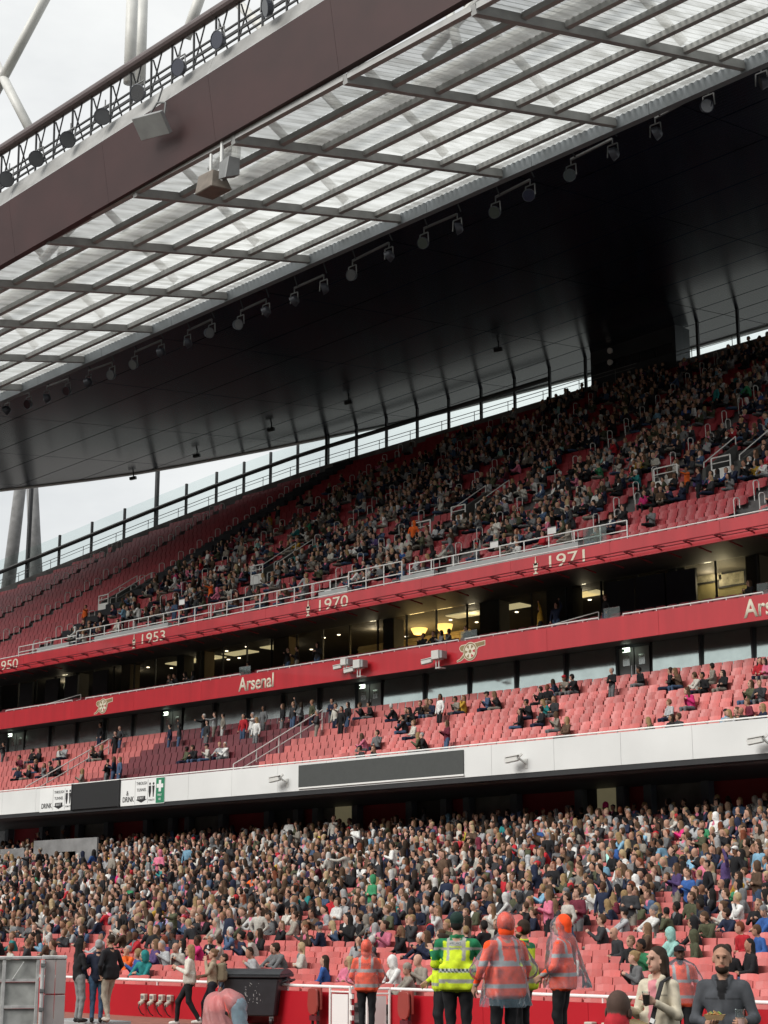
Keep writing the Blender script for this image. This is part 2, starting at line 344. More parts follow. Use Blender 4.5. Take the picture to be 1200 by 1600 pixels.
def standing(pose='down', style='short', hyaw=0., wide=1., coat=.0, fine=False, stride=0., beard=False, hairlen=.2, bend=0., armtgt=None, legs=True, skirt=0., skinleg=False):
    """1.75 m tall figure; returns prims and the wrist frames"""
    P = []; w = wide
    lw = (LEGS)
    hipz = .93
    for s in (1, -1):
        fy = stride * s
        hipj = A3(.085 * w * s, 0, hipz); ft = A3(.095 * s, fy, .09 + (.03 if fy > 0.05 else 0)); kn = (hipj + ft) / 2 + A3(0, -.05 - abs(stride) * .25, .0)
        if legs:
            P += [cone(hipj, kn, .092 * w, .066, lw, .03), cone(kn, ft, .064, .048, lw, .03), ell(ft + A3(0, -.06, -.045), (.046, .135, .046), SHOE, None, .015), cone(ft + A3(0, 0, .03), ft + A3(0, .01, -.05), .045, .045, SHOE, .01)]
    P += [ell((0, .015, .95), (.155 * w, .115, .12), LEGS, None, .04)]
    tl = rot_x(bend); hip = A3(0, 0, .95)
    T = lambda x, y, z: hip + tl @ (np.array([x, y, z]) - hip)
    P += [cone(T(0, .01, .98), T(0, .015, 1.15), .135 * w, .14 * w, TOP, .05), ell(T(0, .005, 1.29), (.185 * w, .118 * (.6 + .4 * w), .17), TOP, tl, .06),
          cone(T(-.145 * w, .02, 1.405), T(.145 * w, .02, 1.405), .062, .062, TOP, .05)]
    if coat: P += [rbox(A3(0, .012, (1.16 + .93 - coat) / 2), (.185 * w, .135 * (.5 + .5 * w), (1.16 - .93 + coat) / 2), .05, TOP, None, .03)]
    if fine: P += [cone(T(.035, -.085, 1.40), T(.075, -.01, 1.485), .02, .024, TOP, .012), cone(T(-.035, -.085, 1.40), T(-.075, -.01, 1.485), .02, .024, TOP, .012), cone(T(.075, -.01, 1.485), T(.0, .075, 1.49), .024, .024, TOP, .012), cone(T(-.075, -.01, 1.485), T(0, .075, 1.49), .024, .024, TOP, .012), ell(T(0, -.062, 1.385), (.052, .055, .075), SHIRT, tl, .015)]
    P += [cone(T(0, .03, 1.43), T(0, .015, 1.54), .055, .052, SKIN, .02)]
    R = rot_z(hyaw) @ rot_x(bend * .4); hc = T(0, -.005, 1.645)
    hp = head_prims(hc, R, style, fine=fine, beard=beard, hairlen=hairlen)
    tg = {'down': [((.27, .02, 1.14), (.26, -.06, .90)), ((-.27, .02, 1.14), (-.26, -.06, .90))],
          'hips': [((.33, .04, 1.15), (.18, -.05, 1.0)), ((-.33, .04, 1.15), (-.18, -.05, 1.0))],
          'phone': [((.25, -.02, 1.15), (.07, -.30, 1.27)), ((-.25, -.02, 1.15), (-.06, -.30, 1.25))],
          'pocket': [((.29, .05, 1.15), (.2, -.04, .95)), ((-.29, .05, 1.15), (-.2, -.04, .95))],
          'cross': [((.25, -.02, 1.14), (-.08, -.19, 1.2)), ((-.25, -.02, 1.14), (.09, -.2, 1.16))],
          'point': [((.34, -.18, 1.3), (.42, -.48, 1.36)), ((-.27, .02, 1.14), (-.26, -.06, .90))],
          'up': [((.30, -.04, 1.56), (.22, -.10, 1.84)), ((-.27, .02, 1.14), (-.26, -.06, .90))]}[pose] if armtgt is None else armtgt
    wr = []
    for s, (el, ha) in zip((1, -1), tg):
        sh = T(.185 * w * s, .02, 1.40); el = A3(*el); ha = A3(*ha)
        ar = .9 if fine else 1.; P += [cone(sh, el, .064 * ar * (.5 + .5 * w), .053 * ar, TOP, .03), cone(el, ha + (el - ha) * .12, .052 * ar, .042 * ar, TOP, .03)]
        wr.append((ha, (ha - el) / np.linalg.norm(ha - el)))
        if not fine: P += [ell(ha + wr[-1][1] * .05, (.042, .045, .05), SKIN, None, .015)]
    return P, hp, wr

def hand_prims(w, d, palm, side, curl=.5):
    """palm at the wrist w pointing along d, palm side facing `palm`; four unequal fingers and a thumb"""
    d = d / np.linalg.norm(d); palm = palm - d * (palm @ d); palm /= np.linalg.norm(palm); lat = np.cross(d, palm) * side
    P = [cone(w - d * .05, w, .029, .027, SKIN, .01), rbox(w + d * .05, (.04, .05, .016), .014, SKIN, np.stack([lat, d, palm], 1), .012)]
    for i, (off, L) in enumerate(((.031, .072), (.010, .08), (-.011, .074), (-.031, .058))):
        b = w + d * .092 + lat * off; c = curl * (.9 + .1 * i)
        d1 = d * math.cos(c) + palm * math.sin(c); d2 = d * math.cos(2.1 * c) + palm * math.sin(2.1 * c)
        m = b + d1 * L * .5; P += [cone(b, m, .0105, .0095, SKIN, .006), cone(m, m + d2 * L * .5, .0095, .008, SKIN, .006)]
    b = w + d * .025 + lat * .034; m = b + (lat * .6 + d * .65 + palm * .35) * .045; P += [cone(b, m, .013, .011, SKIN, .008), cone(m, m + (d * .8 + palm * .6) * .032, .011, .009, SKIN, .006)]
    return P

def bake(name, V, F, C, mat, parent=None, point=True, **k):
    me = bpy.data.meshes.new(name); nv, nf, w = len(V), len(F), F.shape[1]
    me.vertices.add(nv); me.vertices.foreach_set('co', V.astype(np.float32).ravel())
    me.loops.add(nf * w); me.loops.foreach_set('vertex_index', F.astype(np.int32).ravel())
    me.polygons.add(nf); me.polygons.foreach_set('loop_start', np.arange(0, nf * w, w, dtype=np.int32)); me.polygons.foreach_set('loop_total', np.full(nf, w, np.int32))
    me.polygons.foreach_set('use_smooth', np.ones(nf, bool)); me.update(calc_edges=True)
    a = me.attributes.new('Col', 'FLOAT_COLOR', 'POINT' if point else 'FACE')
    c4 = np.ones((len(C), 4), np.float32); c4[:, :3] = C; a.data.foreach_set('color', c4.ravel())
    me.materials.append(mat)
    return obj(name, me, parent, **k)
PEOPLE = M_col('clothes_skin_and_hair', .85, .12, 70); FINE = M_col('fine_clothes_and_skin', .8, .1, 240)

# ---- low templates for the seats, thinned out
def thin(items):
    """items: list of (V, Q, target triangle count) -> list of (V, T)"""
    os = []
    for V, Q, tgt in items:
        me = bpy.data.meshes.new('tmp'); me.from_pydata(V.tolist(), [], Q.tolist()); o = bpy.data.objects.new('tmp', me); COL.objects.link(o)
        t = o.modifiers.new('t', 'TRIANGULATE'); m = o.modifiers.new('d', 'DECIMATE'); m.ratio = min(1., tgt / (2 * len(Q))); os.append(o)
    dg = bpy.context.evaluated_depsgraph_get(); dg.update(); res = []
    for o in os:
        me = bpy.data.meshes.new_from_object(o.evaluated_get(dg)); me.calc_loop_triangles()
        v = np.empty(len(me.vertices) * 3, np.float32); me.vertices.foreach_get('co', v)
        t = np.empty(len(me.loop_triangles) * 3, np.int32); me.loop_triangles.foreach_get('vertices', t)
        res.append((v.reshape(-1, 3).astype(float), t.reshape(-1, 3))); bpy.data.meshes.remove(me)
    for o in os: m = o.data; bpy.data.objects.remove(o); bpy.data.meshes.remove(m)
    return res
SPECS = []
_r = random.Random(5)
for st, nn in (('short', 12), ('long', 12), ('crop', 6), ('bald', 3), ('cap', 4), ('beanie', 2), ('hood', 3), ('bun', 4), ('pony', 4)):
    for i in range(nn):
        SPECS.append(dict(style=st, pose=_r.choice(['lap', 'lap', 'phone', 'cross', 'lean', 'face', 'clap'] + (['up'] if i == 0 else [])), hyaw=_r.choice([-1.0, -.7, -.5, -.25, 0., .4]), lean=_r.choice([-.08, .0, .1, .2, .32]), sit=True))
for st, nn in (('short', 3), ('long', 3), ('cap', 1), ('hood', 2), ('crop', 1)):
    for i in range(nn):
        SPECS.append(dict(style=st, pose=_r.choice(['down', 'hips', 'phone', 'pocket', 'cross']), hyaw=_r.choice([-.8, -.3, .2]), sit=False))
for ps in ('up', 'point'): SPECS.append(dict(style='short', pose=ps, hyaw=-.3, sit=False))
_items = []
for sp in SPECS:
    if sp['sit']:
        hi = seated(sp['pose'], sp['style'], sp['hyaw'], sp['lean']); lo = seated(sp['pose'], sp['style'], sp['hyaw'], sp['lean'], legs=False)
    else:
        a, b, _w = standing(sp['pose'], sp['style'], sp['hyaw']); hi = lo = a + b
    sp['P'] = hi; sp['PL'] = lo
    _items.append((*surface(hi, .028), 2300)); _items.append((*surface(lo, .034), 380 if sp['sit'] else 460))
_thin = thin(_items)
for i, sp in enumerate(SPECS):
    for key, PP, (V, T) in (('hi', sp['P'], _thin[2 * i]), ('lo', sp['PL'], _thin[2 * i + 1])):
        sp[key] = (V, T, owner(PP, V[T].mean(1)))
SIT = {}; STAND = {}
for i, sp in enumerate(SPECS): (SIT if sp['sit'] else STAND).setdefault(sp['style'], []).append(i)

CLOTH = {'black': (.012, .012, .014), 'charcoal': (.035, .036, .04), 'navy': (.014, .02, .045), 'grey': (.16, .165, .17), 'pale grey': (.36, .37, .38), 'white': (.66, .66, .64), 'cream': (.5, .48, .43),
         'beige': (.25, .225, .19), 'olive': (.075, .08, .045), 'brown': (.09, .055, .035), 'red': (.45, .02, .03), 'pink': (.62, .17, .26), 'hot pink': (.6, .03, .17), 'teal': (.02, .2, .2), 'green': (.04, .22, .1),
         'blue': (.03, .09, .28), 'light blue': (.2, .38, .52), 'denim': (.06, .1, .18), 'purple': (.08, .05, .15), 'burgundy': (.13, .018, .035), 'mustard': (.5, .3, .04), 'orange': (.75, .13, .02), 'yellow': (.7, .6, .06), 'mint': (.3, .55, .5), 'lilac': (.36, .3, .5)}
CW = dict(zip(CLOTH, (29, 13, 16, 9, 6, 6, 6.5, 8, 7, 8, 1.4, 1.2, .5, .7, .7, .9, 1.4, 4.5, .6, 3, .6, .15, .15, .3, .3)))
HAIRC = {'black': (.012, .01, .009), 'dark brown': (.03, .018, .011), 'brown': (.08, .045, .025), 'light brown': (.17, .1, .055), 'blonde': (.27, .18, .085), 'pale blonde': (.4, .3, .17), 'grey': (.3, .3, .3), 'white': (.48, .47, .45), 'auburn': (.16, .045, .02)}
HW = (16, 22, 20, 13, 11, 6, 6, 4, 3)
SKINS = [(.48, .28, .2), (.43, .24, .165), (.53, .32, .24), (.38, .2, .135), (.46, .26, .19), (.36, .19, .12), (.2, .1, .06), (.1, .05, .032)]
SW = (20, 18, 14, 10, 14, 6, 5, 4)
def pick_person(rng, sit=True):
    st = rng.choices(['short', 'long', 'crop', 'bald', 'cap', 'beanie', 'hood', 'bun', 'pony'], (26, 32, 8, 4, 6, 2, 4, 8, 8))[0]
    if not sit: st = rng.choices(['short', 'long', 'cap', 'hood', 'crop'], (30, 30, 8, 6, 8))[0]
    skin = rng.choices(SKINS, SW)[0]; hair = rng.choices(list(HAIRC), HW)[0]
    if skin in SKINS[-2:]: hair = 'black'
    c = rng.choices(list(CLOTH), list(CW.values()))[0]
    return dict(style=st, hair=hair, top=c, skin=skin, legs=rng.choice(['black', 'navy', 'denim', 'grey', 'beige']), shirt=rng.choice([c, c, 'white', 'black', 'grey', 'pink']), hat=rng.choice(['black', 'navy', 'red', 'white', 'grey', 'beige']),
                tpl=rng.choice((SIT if sit else STAND)[st]), sit=sit)
def palette(p):
    j = lambda c: tuple(min(.9, max(.004, v * p.get('j', 1.))) for v in c)
    return np.array([p['skin'], HAIRC[p['hair']], j(CLOTH[p['top']]), j(CLOTH[p['legs']]), (.03, .03, .03), CLOTH[p['shirt']], CLOTH[p['hat']], (.015, .015, .018), tuple(c * .28 for c in p['skin']), tuple(c * f for c, f in zip(p['skin'], (.75, .5, .5))), (.05, .03, .02)])
HAIRTXT = {'short': 'short {} hair', 'long': 'long {} hair', 'crop': 'cropped {} hair', 'bald': 'a bald head', 'cap': 'a {h} cap', 'beanie': 'a {h} beanie', 'hood': 'hood up', 'bun': '{} hair in a bun', 'pony': 'a {} ponytail'}
def person_words(p):
    return HAIRTXT[p['style']].replace('{h}', p['hat']).replace('{}', p['hair'])

# ================================================================== setting
m_conc = M('grey_concrete', (.2, .2, .2), .85, var=.25, bump=.2, bscale=12)
m_step = M('dark_terrace_concrete', (.12, .115, .115), .85, var=.25)
m_redwall = M('glossy_red_wall_paint', (.42, .008, .018), .4, var=.08, scale=.6)
m_white = M('white_paint', (.8, .8, .78), .4, var=.06)
m_red = M('red_fascia_paint', (.5, .026, .036), .3, var=.13, scale=.7, stretch=(1.8, 1, .3), coat=.25)
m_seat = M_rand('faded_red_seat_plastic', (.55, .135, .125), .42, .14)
m_seat2 = M_rand('dark_burgundy_side_shade', (.12, .014, .022), .5, .16)  # side shade of the middle-tier block put into this burgundy seat colour
m_seatu = M_rand('shaded_unfaded_seat_plastic', (.36, .03, .04), .45, .14)  # less faded red, also darkened: shade under the roof put into its colour
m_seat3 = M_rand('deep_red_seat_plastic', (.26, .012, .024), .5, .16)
m_dark = M('black_steel', (.02, .021, .023), .5, var=.1)
m_grey = M('grey_steel', (.2, .205, .205), .5, .3, var=.15)
m_lgrey = M('light_grey_cladding', (.7, .71, .7), .45, var=.06, scale=.4)
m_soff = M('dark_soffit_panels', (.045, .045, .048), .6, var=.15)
m_text = M('cream_lettering', (.78, .72, .58), .5, var=.03)
m_gold = M('dull_gold_emblem', (.28, .2, .09), .5, var=.1)

g = MB().add([(-900, -900, 0), (900, -900, 0), (900, 900, 0), (-900, 900, 0)], [(0, 1, 2, 3)]).build('ground', M('worn_concrete_ground', (.16, .155, .15), .9, var=.25, scale=.2), kind='structure')
g = MB().add([(-112, -58, .004), (10, -58, .004), (10, 22.4, .004), (-112, 22.4, .004)], [(0, 1, 2, 3)]).build('pitch_cover', M('grey_green_pitch_cover', (.13, .15, .11), .8, var=.2, scale=.5), kind='structure')
g = MB().add([(-112, 22.4, .004), (10, 22.4, .004), (10, 27.0, .004), (-112, 27.0, .004)], [(0, 1, 2, 3)]).build('track', M('brick_red_track_surface', (.28, .11, .08), .85, var=.22, scale=3, bump=.2, bscale=90), kind='structure')

# ---- the rest of the bowl, out of frame: it closes off the low sky and shows in the glass
def sweep(prof, name, mat, a0, a1, n=60, cx=-58, cy=-17, ax=68, ay=43):
    b = MB(); rows = []
    for i in range(n + 1):
        t = a0 + (a1 - a0) * i / n; c, s = math.cos(t), math.sin(t)
        r = 1 / ((abs(c)) ** 3 + (abs(s)) ** 3) ** (1 / 3); x, y = c * r, s * r
        nx, ny = x * abs(x) / ax, y * abs(y) / ay; l = math.hypot(nx, ny); nx, ny = nx / l, ny / l
        rows.append([(cx + x * ax + nx * o, cy + y * ay + ny * o, z) for o, z in prof])
    m = len(prof)
    vs = [v for r_ in rows for v in r_]; fs = [(i * m + j, i * m + j + 1, (i + 1) * m + j + 1, (i + 1) * m + j) for i in range(n) for j in range(m - 1)]
    return b.add(vs, fs).build(name, mat, kind='structure')
A0, A1 = math.radians(12), math.radians(-203)
sweep([(0, 0), (0, .8), (24, 6.2), (26, 6.4), (26, 8)], 'opposite_seating_bowl', M('distant_crowd_and_red_seats', (.17, .07, .07), .8, var=.8, scale=.9), A0, A1)
sweep([(24, 8), (24, 9.4), (31, 13), (31, 13.5), (27, 13.5), (27, 14.4), (32, 14.6), (32, 17.2), (29, 17.2), (29, 18.1), (60, 38.4), (62, 38.5), (62, 0)], 'opposite_upper_bowl', M('distant_upper_seats', (.2, .05, .055), .8, var=.7, scale=.7), A0, A1)
sweep([(26, 36), (26, 35.2), (62, 40.2), (62, 41.2), (26, 36)], 'opposite_roof', M('distant_roof_metal', (.1, .1, .11), .5, var=.1), A0, A1)
OPP_ROOF = ([(26, 35.2), (11.4, 32)], [(11, 31.4), (11, 34)])

# ---- seating
LOWN, CLUBN, UPN = 34, 9, 39
lowY = lambda k: 27.7 + .8 * k
lowZ = lambda k: .10 + .11 * k + .0019 * k * k if k <= 28 else .10 + 3.08 + 1.49 + .19 * (k - 28)
clubY = lambda k: 51.5 + .82 * k
clubZ = lambda k: 8.55 + .43 * k
upY = lambda k: 57.2 + .8 * k
upZ = lambda k: 18.05 + .533 * k
_rx0 = np.array([-125, -114, -109, -103, -97, -90, -80, -71, -65, -57, -50, -20]); _ry0 = np.array([66.5, 71.4, 74.3, 77.9, 80.7, 82.7, 83.5, 84.1, 84.6, 84.9, 85.2, 85.8])
rimY = lambda X: float(np.interp(X, _rx0, _ry0))
AISLES = [-104, -95.5, -87, -78.5, -70, -61.5, -53, -44.5, -36, -27.5]
def seat_mesh(name, mat, full, w=.455, h=.44, z0=.40, y=.17):
    b = MB(); n = 3 if full else 1
    xs = [-w / 2 + w * i / n for i in range(n + 1)]
    cv = lambda x: .03 * (1 - (2 * x / w) ** 2) if full else 0
    def slab(za, zb, ya, yb, th):
        vs = []
        for x in xs:
            e = 0 if (not full or abs(x) < w / 2 - .01) else .02
            vs += [(x, ya + cv(x), za + e), (x, yb + cv(x), zb - e), (x, yb + cv(x) + th, zb - e), (x, ya + cv(x) + th, za + e)]
        fs = []
        for i in range(n):
            o = 4 * i; fs += [(o, o + 4, o + 5, o + 1), (o + 1, o + 5, o + 6, o + 2), (o + 2, o + 6, o + 7, o + 3), (o + 3, o + 7, o + 4, o)]
        fs += [(0, 1, 2, 3), tuple(4 * n + i for i in (3, 2, 1, 0))]
        b.add(vs, fs)
    slab(z0, z0 + h, y - .02, y + .05, .04)
    if full: slab(z0 - .02, z0 + h - .14, y - .12, y - .07, .045)
    return b.mesh(name, mat)
SEAT_HI = seat_mesh('seat', m_seat, True); SEAT_LO = seat_mesh('seat_low', m_seat, False)
def seats_joined(name, spots, mat, parent, w=.455, h=.44):
    """the seats too far or too many to pick apart"""
    if not spots: return
    me = seat_mesh('t', mat, False, w, h); nv = len(me.vertices)
    v = np.empty(nv * 3, np.float32); me.vertices.foreach_get('co', v); v = v.reshape(-1, 3); f = [tuple(p.vertices) for p in me.polygons]
    S = np.array(spots); V = (v[None] + S[:, None, :]).reshape(-1, 3); F = np.concatenate([np.array([q for q in f])[None] + nv * np.arange(len(S))[:, None, None]]).reshape(-1, 4)
    m2 = bpy.data.meshes.new(name); m2.from_pydata(V.tolist(), [], F.tolist()); m2.materials.append(mat)
    return obj(name, m2, parent, kind='stuff')
def span(Y, z, m=2.5):
    xs = [X for X in np.arange(-130, 0, .5) if -40 < pix(X, Y, z)[0] < 1240]
    return min(xs) - m, max(xs) + m

low = thing('seating_tier', 'lower tier of pale red tip-up seats behind the red pitchside wall', 'seating tier')
club = thing('seating_tier', 'middle tier of pale red seats above the white balcony front', 'seating tier')
upper = thing('seating_tier', 'steep upper tier of dark red seats under the roof', 'seating tier')
SEATS = {'low': [], 'club': [], 'up': []}
PITCH_S = .5
for k in range(LOWN):
    x0, x1 = span(lowY(k) + .4, lowZ(k) + .5)
    MB().box(x0, x1, lowY(k), lowY(k) + (.8 if k < LOWN - 1 else 1.2), lowZ(k) - .6, lowZ(k)).build('terrace_step', m_step, low)
    n = int((x1 - x0) / PITCH_S)
    for i in range(n): SEATS['low'].append((k, x0 + .25 + PITCH_S * i + (k % 2) * .12, lowY(k) + .45, lowZ(k)))
for k in range(CLUBN):
    x0, x1 = span(clubY(k) + .4, clubZ(k) + .5)
    MB().box(x0, x1, clubY(k), clubY(k) + .82, clubZ(k) - .7, clubZ(k)).build('terrace_step', m_step, club)
    for i in range(180):
        X = -20 - .52 * i - (k % 2) * .1
        if x0 < X < x1: SEATS['club'].append((k, X, clubY(k) + .45, clubZ(k)))
for k in range(UPN):
    y0 = upY(k); x0, x1 = span(y0 + .4, upZ(k) + .5)
    while rimY(x0) < y0 + .8 and x0 < x1: x0 += .5
    if x0 >= x1 - 1: continue
    MB().box(x0, x1, y0, y0 + .82, upZ(k) - .6, upZ(k)).build('terrace_step', m_step, upper)
    for i in range(220):
        X = -12 - PITCH_S * i - (k % 2) * .1
        if x0 < X < x1 and all(abs(X - a) > .85 for a in AISLES): SEATS['up'].append((k, X, y0 + .45, upZ(k)))
# aisle stairs and their white looped handrails
m_rail = M('white_tube_rail', (.7, .69, .66), .4, var=.05)
loop = MB(); loop.path([(0, -.3, 0), (0, -.34, .82), (0, -.26, .92), (0, -.02, .98), (0, .1, .92), (0, .1, .55)], .022, 6); loop_me = loop.mesh('handrail', m_rail)
for a in AISLES:
    b = MB()
    for k in range(UPN):
        if upY(k) + .8 < rimY(a): b.box(a - .6, a + .6, upY(k) + .4, upY(k) + .8, upZ(k), upZ(k) + .26)
    b.build('aisle_stair', m_step, upper)
    for k in range(1, UPN, 2):
        if upY(k) + 1 < rimY(a) and inview(a, upY(k), upZ(k)):
            for s in (-.6, .62): obj('handrail', loop_me, upper, (a + s, upY(k) + .4, upZ(k)), 0)

# ---- pitchside wall, rail and gate gap
wall = thing('barrier_wall', 'low red pitchside wall with white top rail', 'wall')
gx0, gx1 = atY(548, 1560, 27)[0], atY(606, 1560, 27)[0]
def wallseg(xa, xb):
    n = max(1, int((xb - xa) / 2.4))
    for i in range(n):
        a, b_ = xa + (xb - xa) * i / n, xa + (xb - xa) * (i + 1) / n
        MB().box(a + .004, b_ - .004, 27.0, 27.14, 0, .77).build('panel', m_redwall, wall)
        MB().tube((a + .3, 27.09, .77), (a + .3, 27.09, .88), .022, 8).build('rail_post', m_white, wall)
    MB().tube((xa, 27.09, .89), (xb, 27.09, .89), .036, 10).build('rail', m_white, wall)
wallseg(-52, gx0 - .02); wallseg(gx1 + .02, -10)

# ---- balcony fronts
def strip(name, parent, Y, z0, z1, mat, L, th=.12, X0=-124, X1=-22):
    n = int((X1 - X0) / L)
    for i in range(n):
        MB().box(X0 + i * L + .006, X0 + (i + 1) * L - .006, Y, Y + th, z0, z1).build(name, mat, parent)
wf = thing('balcony_front', 'white balcony front of the middle tier carrying screens and signs', 'balcony front')
strip('panel', wf, 51.0, 8.06, 9.28, m_lgrey, 3.2); MB().box(-124, -22, 51.02, 51.5, 7.86, 8.055).build('soffit_edge', m_dark, wf)
MB().tube((-124, 51.1, 9.36), (-22, 51.1, 9.36), .03, 8).build('rail', m_white, wf)
mf = thing('balcony_front', 'middle red balcony front with gold cannon emblems and white name', 'balcony front')
strip('panel', mf, 57.2, 14.03, 15.06, m_red, 6.0)
x = -95.
for i, (pa, pb) in enumerate([(-40, -10), (12, 116), (135, 375), (401, 715), (726, 935), (975, 1195)]):
    a, b_ = atY(pa, 1040, 57.2)[0], atY(pb, 1000, 57.2)[0]; r = MB(); r.tube((a, 57.26, 15.16), (b_, 57.26, 15.16), .032, 8); r.build('rail', m_white, mf)
    q = MB(); n = max(2, int((b_ - a) / .8))
    for j in range(n + 1):
        X = a + (b_ - a) * j / n; q.tube((X, 57.26, 15.06), (X, 57.26, 15.16), .02, 6)
    q.build('rail_brackets', m_white, mf)
uf = thing('balcony_front', 'upper red balcony front with cup emblems and white years', 'balcony front')
strip('panel', uf, 56.0, 17.2, 18.07, m_red, 5.5); MB().tube((-124, 56.05, 18.15), (-22, 56.05, 18.15), .03, 8).build('rail', m_white, uf)
# lighting rig along the lower edge of the upper front
rig = thing('bracket_rail', 'dark red bracket rail along the bottom of the upper balcony front', 'rail')
m_rig = M('dark_red_steel', (.2, .008, .016), .5, var=.1)
MB().tube((-124, 55.55, 17.42), (-22, 55.55, 17.42), .024, 6).build('tube', m_rig, rig)
MB().tube((-124, 55.72, 17.34), (-22, 55.72, 17.34), .018, 6).build('tube', m_rig, rig)
for i in range(58):
    X = -110 + 1.48 * i; b = MB(); b.bar((X, 55.5, 17.40), (X + .3, 57.1, 17.12), .05, .05); b.bar((X, 55.55, 17.4), (X + .45, 55.72, 17.36), .04, .04); b.build('bracket', m_rig, rig)

# years and cups
def cup(X, z, h, parent):
    o = [(.0, 0), (.16, 0), (.16, .05), (.06, .08), (.04, .16), (.06, .2), (.13, .3), (.16, .42), (.14, .52), (.1, .56), (.2, .62), (.13, .5), (.06, .6), (.05, .72), (.025, .8), (.02, 1.0)]
    pts = [(X + a * h, z + b_ * h) for a, b_ in o] + [(X - a * h, z + b_ * h) for a, b_ in o[::-1][:-1]]
    seen = []; [seen.append(p) for p in pts if p not in seen]
    MB().poly(seen, 55.97, 55.998).build('cup_emblem', m_text, parent)
for s, xa, xb, xc, yy in (('1950', -4, 28, None, 1040), ('1953', 222, 258, 210, 996), ('1970', 499, 544, 482, 940), ('1971', 858, 914, 837, 868)):
    a, b_ = atY(xa, yy, 56)[0], atY(xb, yy, 56)[0]
    text('year_numerals', s, a, 55.998, 17.39, .58, m_text, uf, width=b_ - a)
    if xc: cup(atY(xc, yy, 56)[0], 17.26, .78, uf)
# name lettering and cannons on the middle front
for xa, xb in ((373, 428),):
    a, b_ = atY(xa, 1068, 57.2)[0], atY(xb, 1060, 57.2)[0]; text('name_lettering', 'Arsenal', a, 57.198, 14.19, .76, m_text, mf, width=b_ - a, bold=.02); WNAME = b_ - a
text('name_lettering', 'Arsenal', atY(1162, 950, 57.2)[0], 57.198, 14.19, .76, m_text, mf, width=WNAME, bold=.02)
def cannon(cx, cz, s, parent):
    """field gun in side view: spoked wheel, long barrel to the right, curved trail to the left; cream outline round dull gold"""
    b = MB(); o = MB()
    def ring(m, r0, r1, y0, y1, n=28):
        for i in range(n):
            t0, t1 = 2 * math.pi * i / n, 2 * math.pi * (i + 1) / n
            m.poly([(cx + r0 * math.cos(t0), cz + r0 * math.sin(t0)), (cx + r1 * math.cos(t0), cz + r1 * math.sin(t0)), (cx + r1 * math.cos(t1), cz + r1 * math.sin(t1)), (cx + r0 * math.cos(t1), cz + r0 * math.sin(t1))], y0, y1)
    S = lambda pts: [(cx + x * s, cz + z * s) for x, z in pts]
    o.poly(S([(-.74, .2), (-.66, .08), (-.58, .02), (.3, .0), (.46, .05), (.56, .16), (1.0, .2), (1.0, .46), (.2, .4), (-.58, .38), (-.7, .31)]), 57.188, 57.198)
    b.poly(S([(-.7, .2), (-.63, .11), (-.56, .055), (.28, .04), (.43, .085), (.53, .195), (.965, .235), (.965, .42), (.2, .36), (-.56, .345), (-.67, .285)]), 57.178, 57.187)
    o.poly(S([(-.2, -.1), (-.4, -.3), (-.64, -.43), (-.9, -.47), (-.92, -.38), (-.7, -.3), (-.5, -.12), (-.4, .04)]), 57.189, 57.198); b.poly(S([(-.24, -.1), (-.42, -.27), (-.66, -.40), (-.88, -.44), (-.89, -.405), (-.68, -.33), (-.47, -.15), (-.37, .02)]), 57.179, 57.1885)
    o.poly([(cx + .47 * s * math.cos(t), cz + .47 * s * math.sin(t)) for t in np.linspace(0, 2 * math.pi, 29)[:-1]], 57.174, 57.1865)
    ring(b, .37 * s, .435 * s, 57.166, 57.1735); ring(b, 0., .09 * s, 57.165, 57.1735, 12)
    for i in range(6):
        t0 = math.pi * i / 3 + math.pi / 6 + .26; t1 = math.pi * (i + 1) / 3 + math.pi / 6 - .26; P = lambda r, t: (cx + r * s * math.cos(t), cz + r * s * math.sin(t))
        (MB().poly([P(.15, (t0 + t1) / 2), P(.32, t0), P(.335, (t0 + t1) / 2), P(.32, t1)], 57.162, 57.1735)).build('wheel_gap', m_red if i in (4, 5) else m_gold, parent)
    o.build('cannon_outline', m_text, parent); b.build('cannon_emblem', m_gold, parent)
for px, py in ((161, 1104), (735, 1017)):
    X, z = atY(px, py, 57.2); cannon(X, 14.52, .92, mf)

# ---- signs and screens on the white front
m_sign = M('white_sign_vinyl', (.78, .79, .78), .4, var=.03); m_ink = M('black_sign_print', (.015, .015, .016), .5, var=.02); m_green = M('green_first_aid_print', (.02, .2, .1), .5, var=.03); m_led = M('switched_off_led_panel', (.055, .06, .058), .55, var=.06, scale=6); m_ledb = M('black_led_panel', (.012, .013, .014), .5, var=.05)
def px_x(px, Y=51.0, py=1210): return atY(px, py, Y)[0]
a, b_ = px_x(115, py=1235), px_x(188, py=1225)
t = thing('display_screen', 'black switched-off display screen between two white direction signs', 'screen'); MB().box(a, b_, 50.9, 50.995, 8.02, 9.32).build('panel', m_ledb, t); MB().box(a - .05, a - .002, 50.88, 50.995, 7.98, 9.34).build('frame_edge', m_dark, t); MB().box(b_ + .002, b_ + .05, 50.88, 50.995, 7.98, 9.34).build('frame_edge', m_dark, t)
a, b_ = px_x(468, py=1200), px_x(725, py=1185)
t = thing('display_screen', 'long dark grey switched-off screen set in the white balcony front', 'screen'); MB().box(a, b_, 50.94, 50.996, 8.2, 9.18).build('panel', m_led, t); MB().box(a - .02, b_ + .02, 50.93, 50.996, 8.13, 8.197).build('frame_edge', m_white, t)
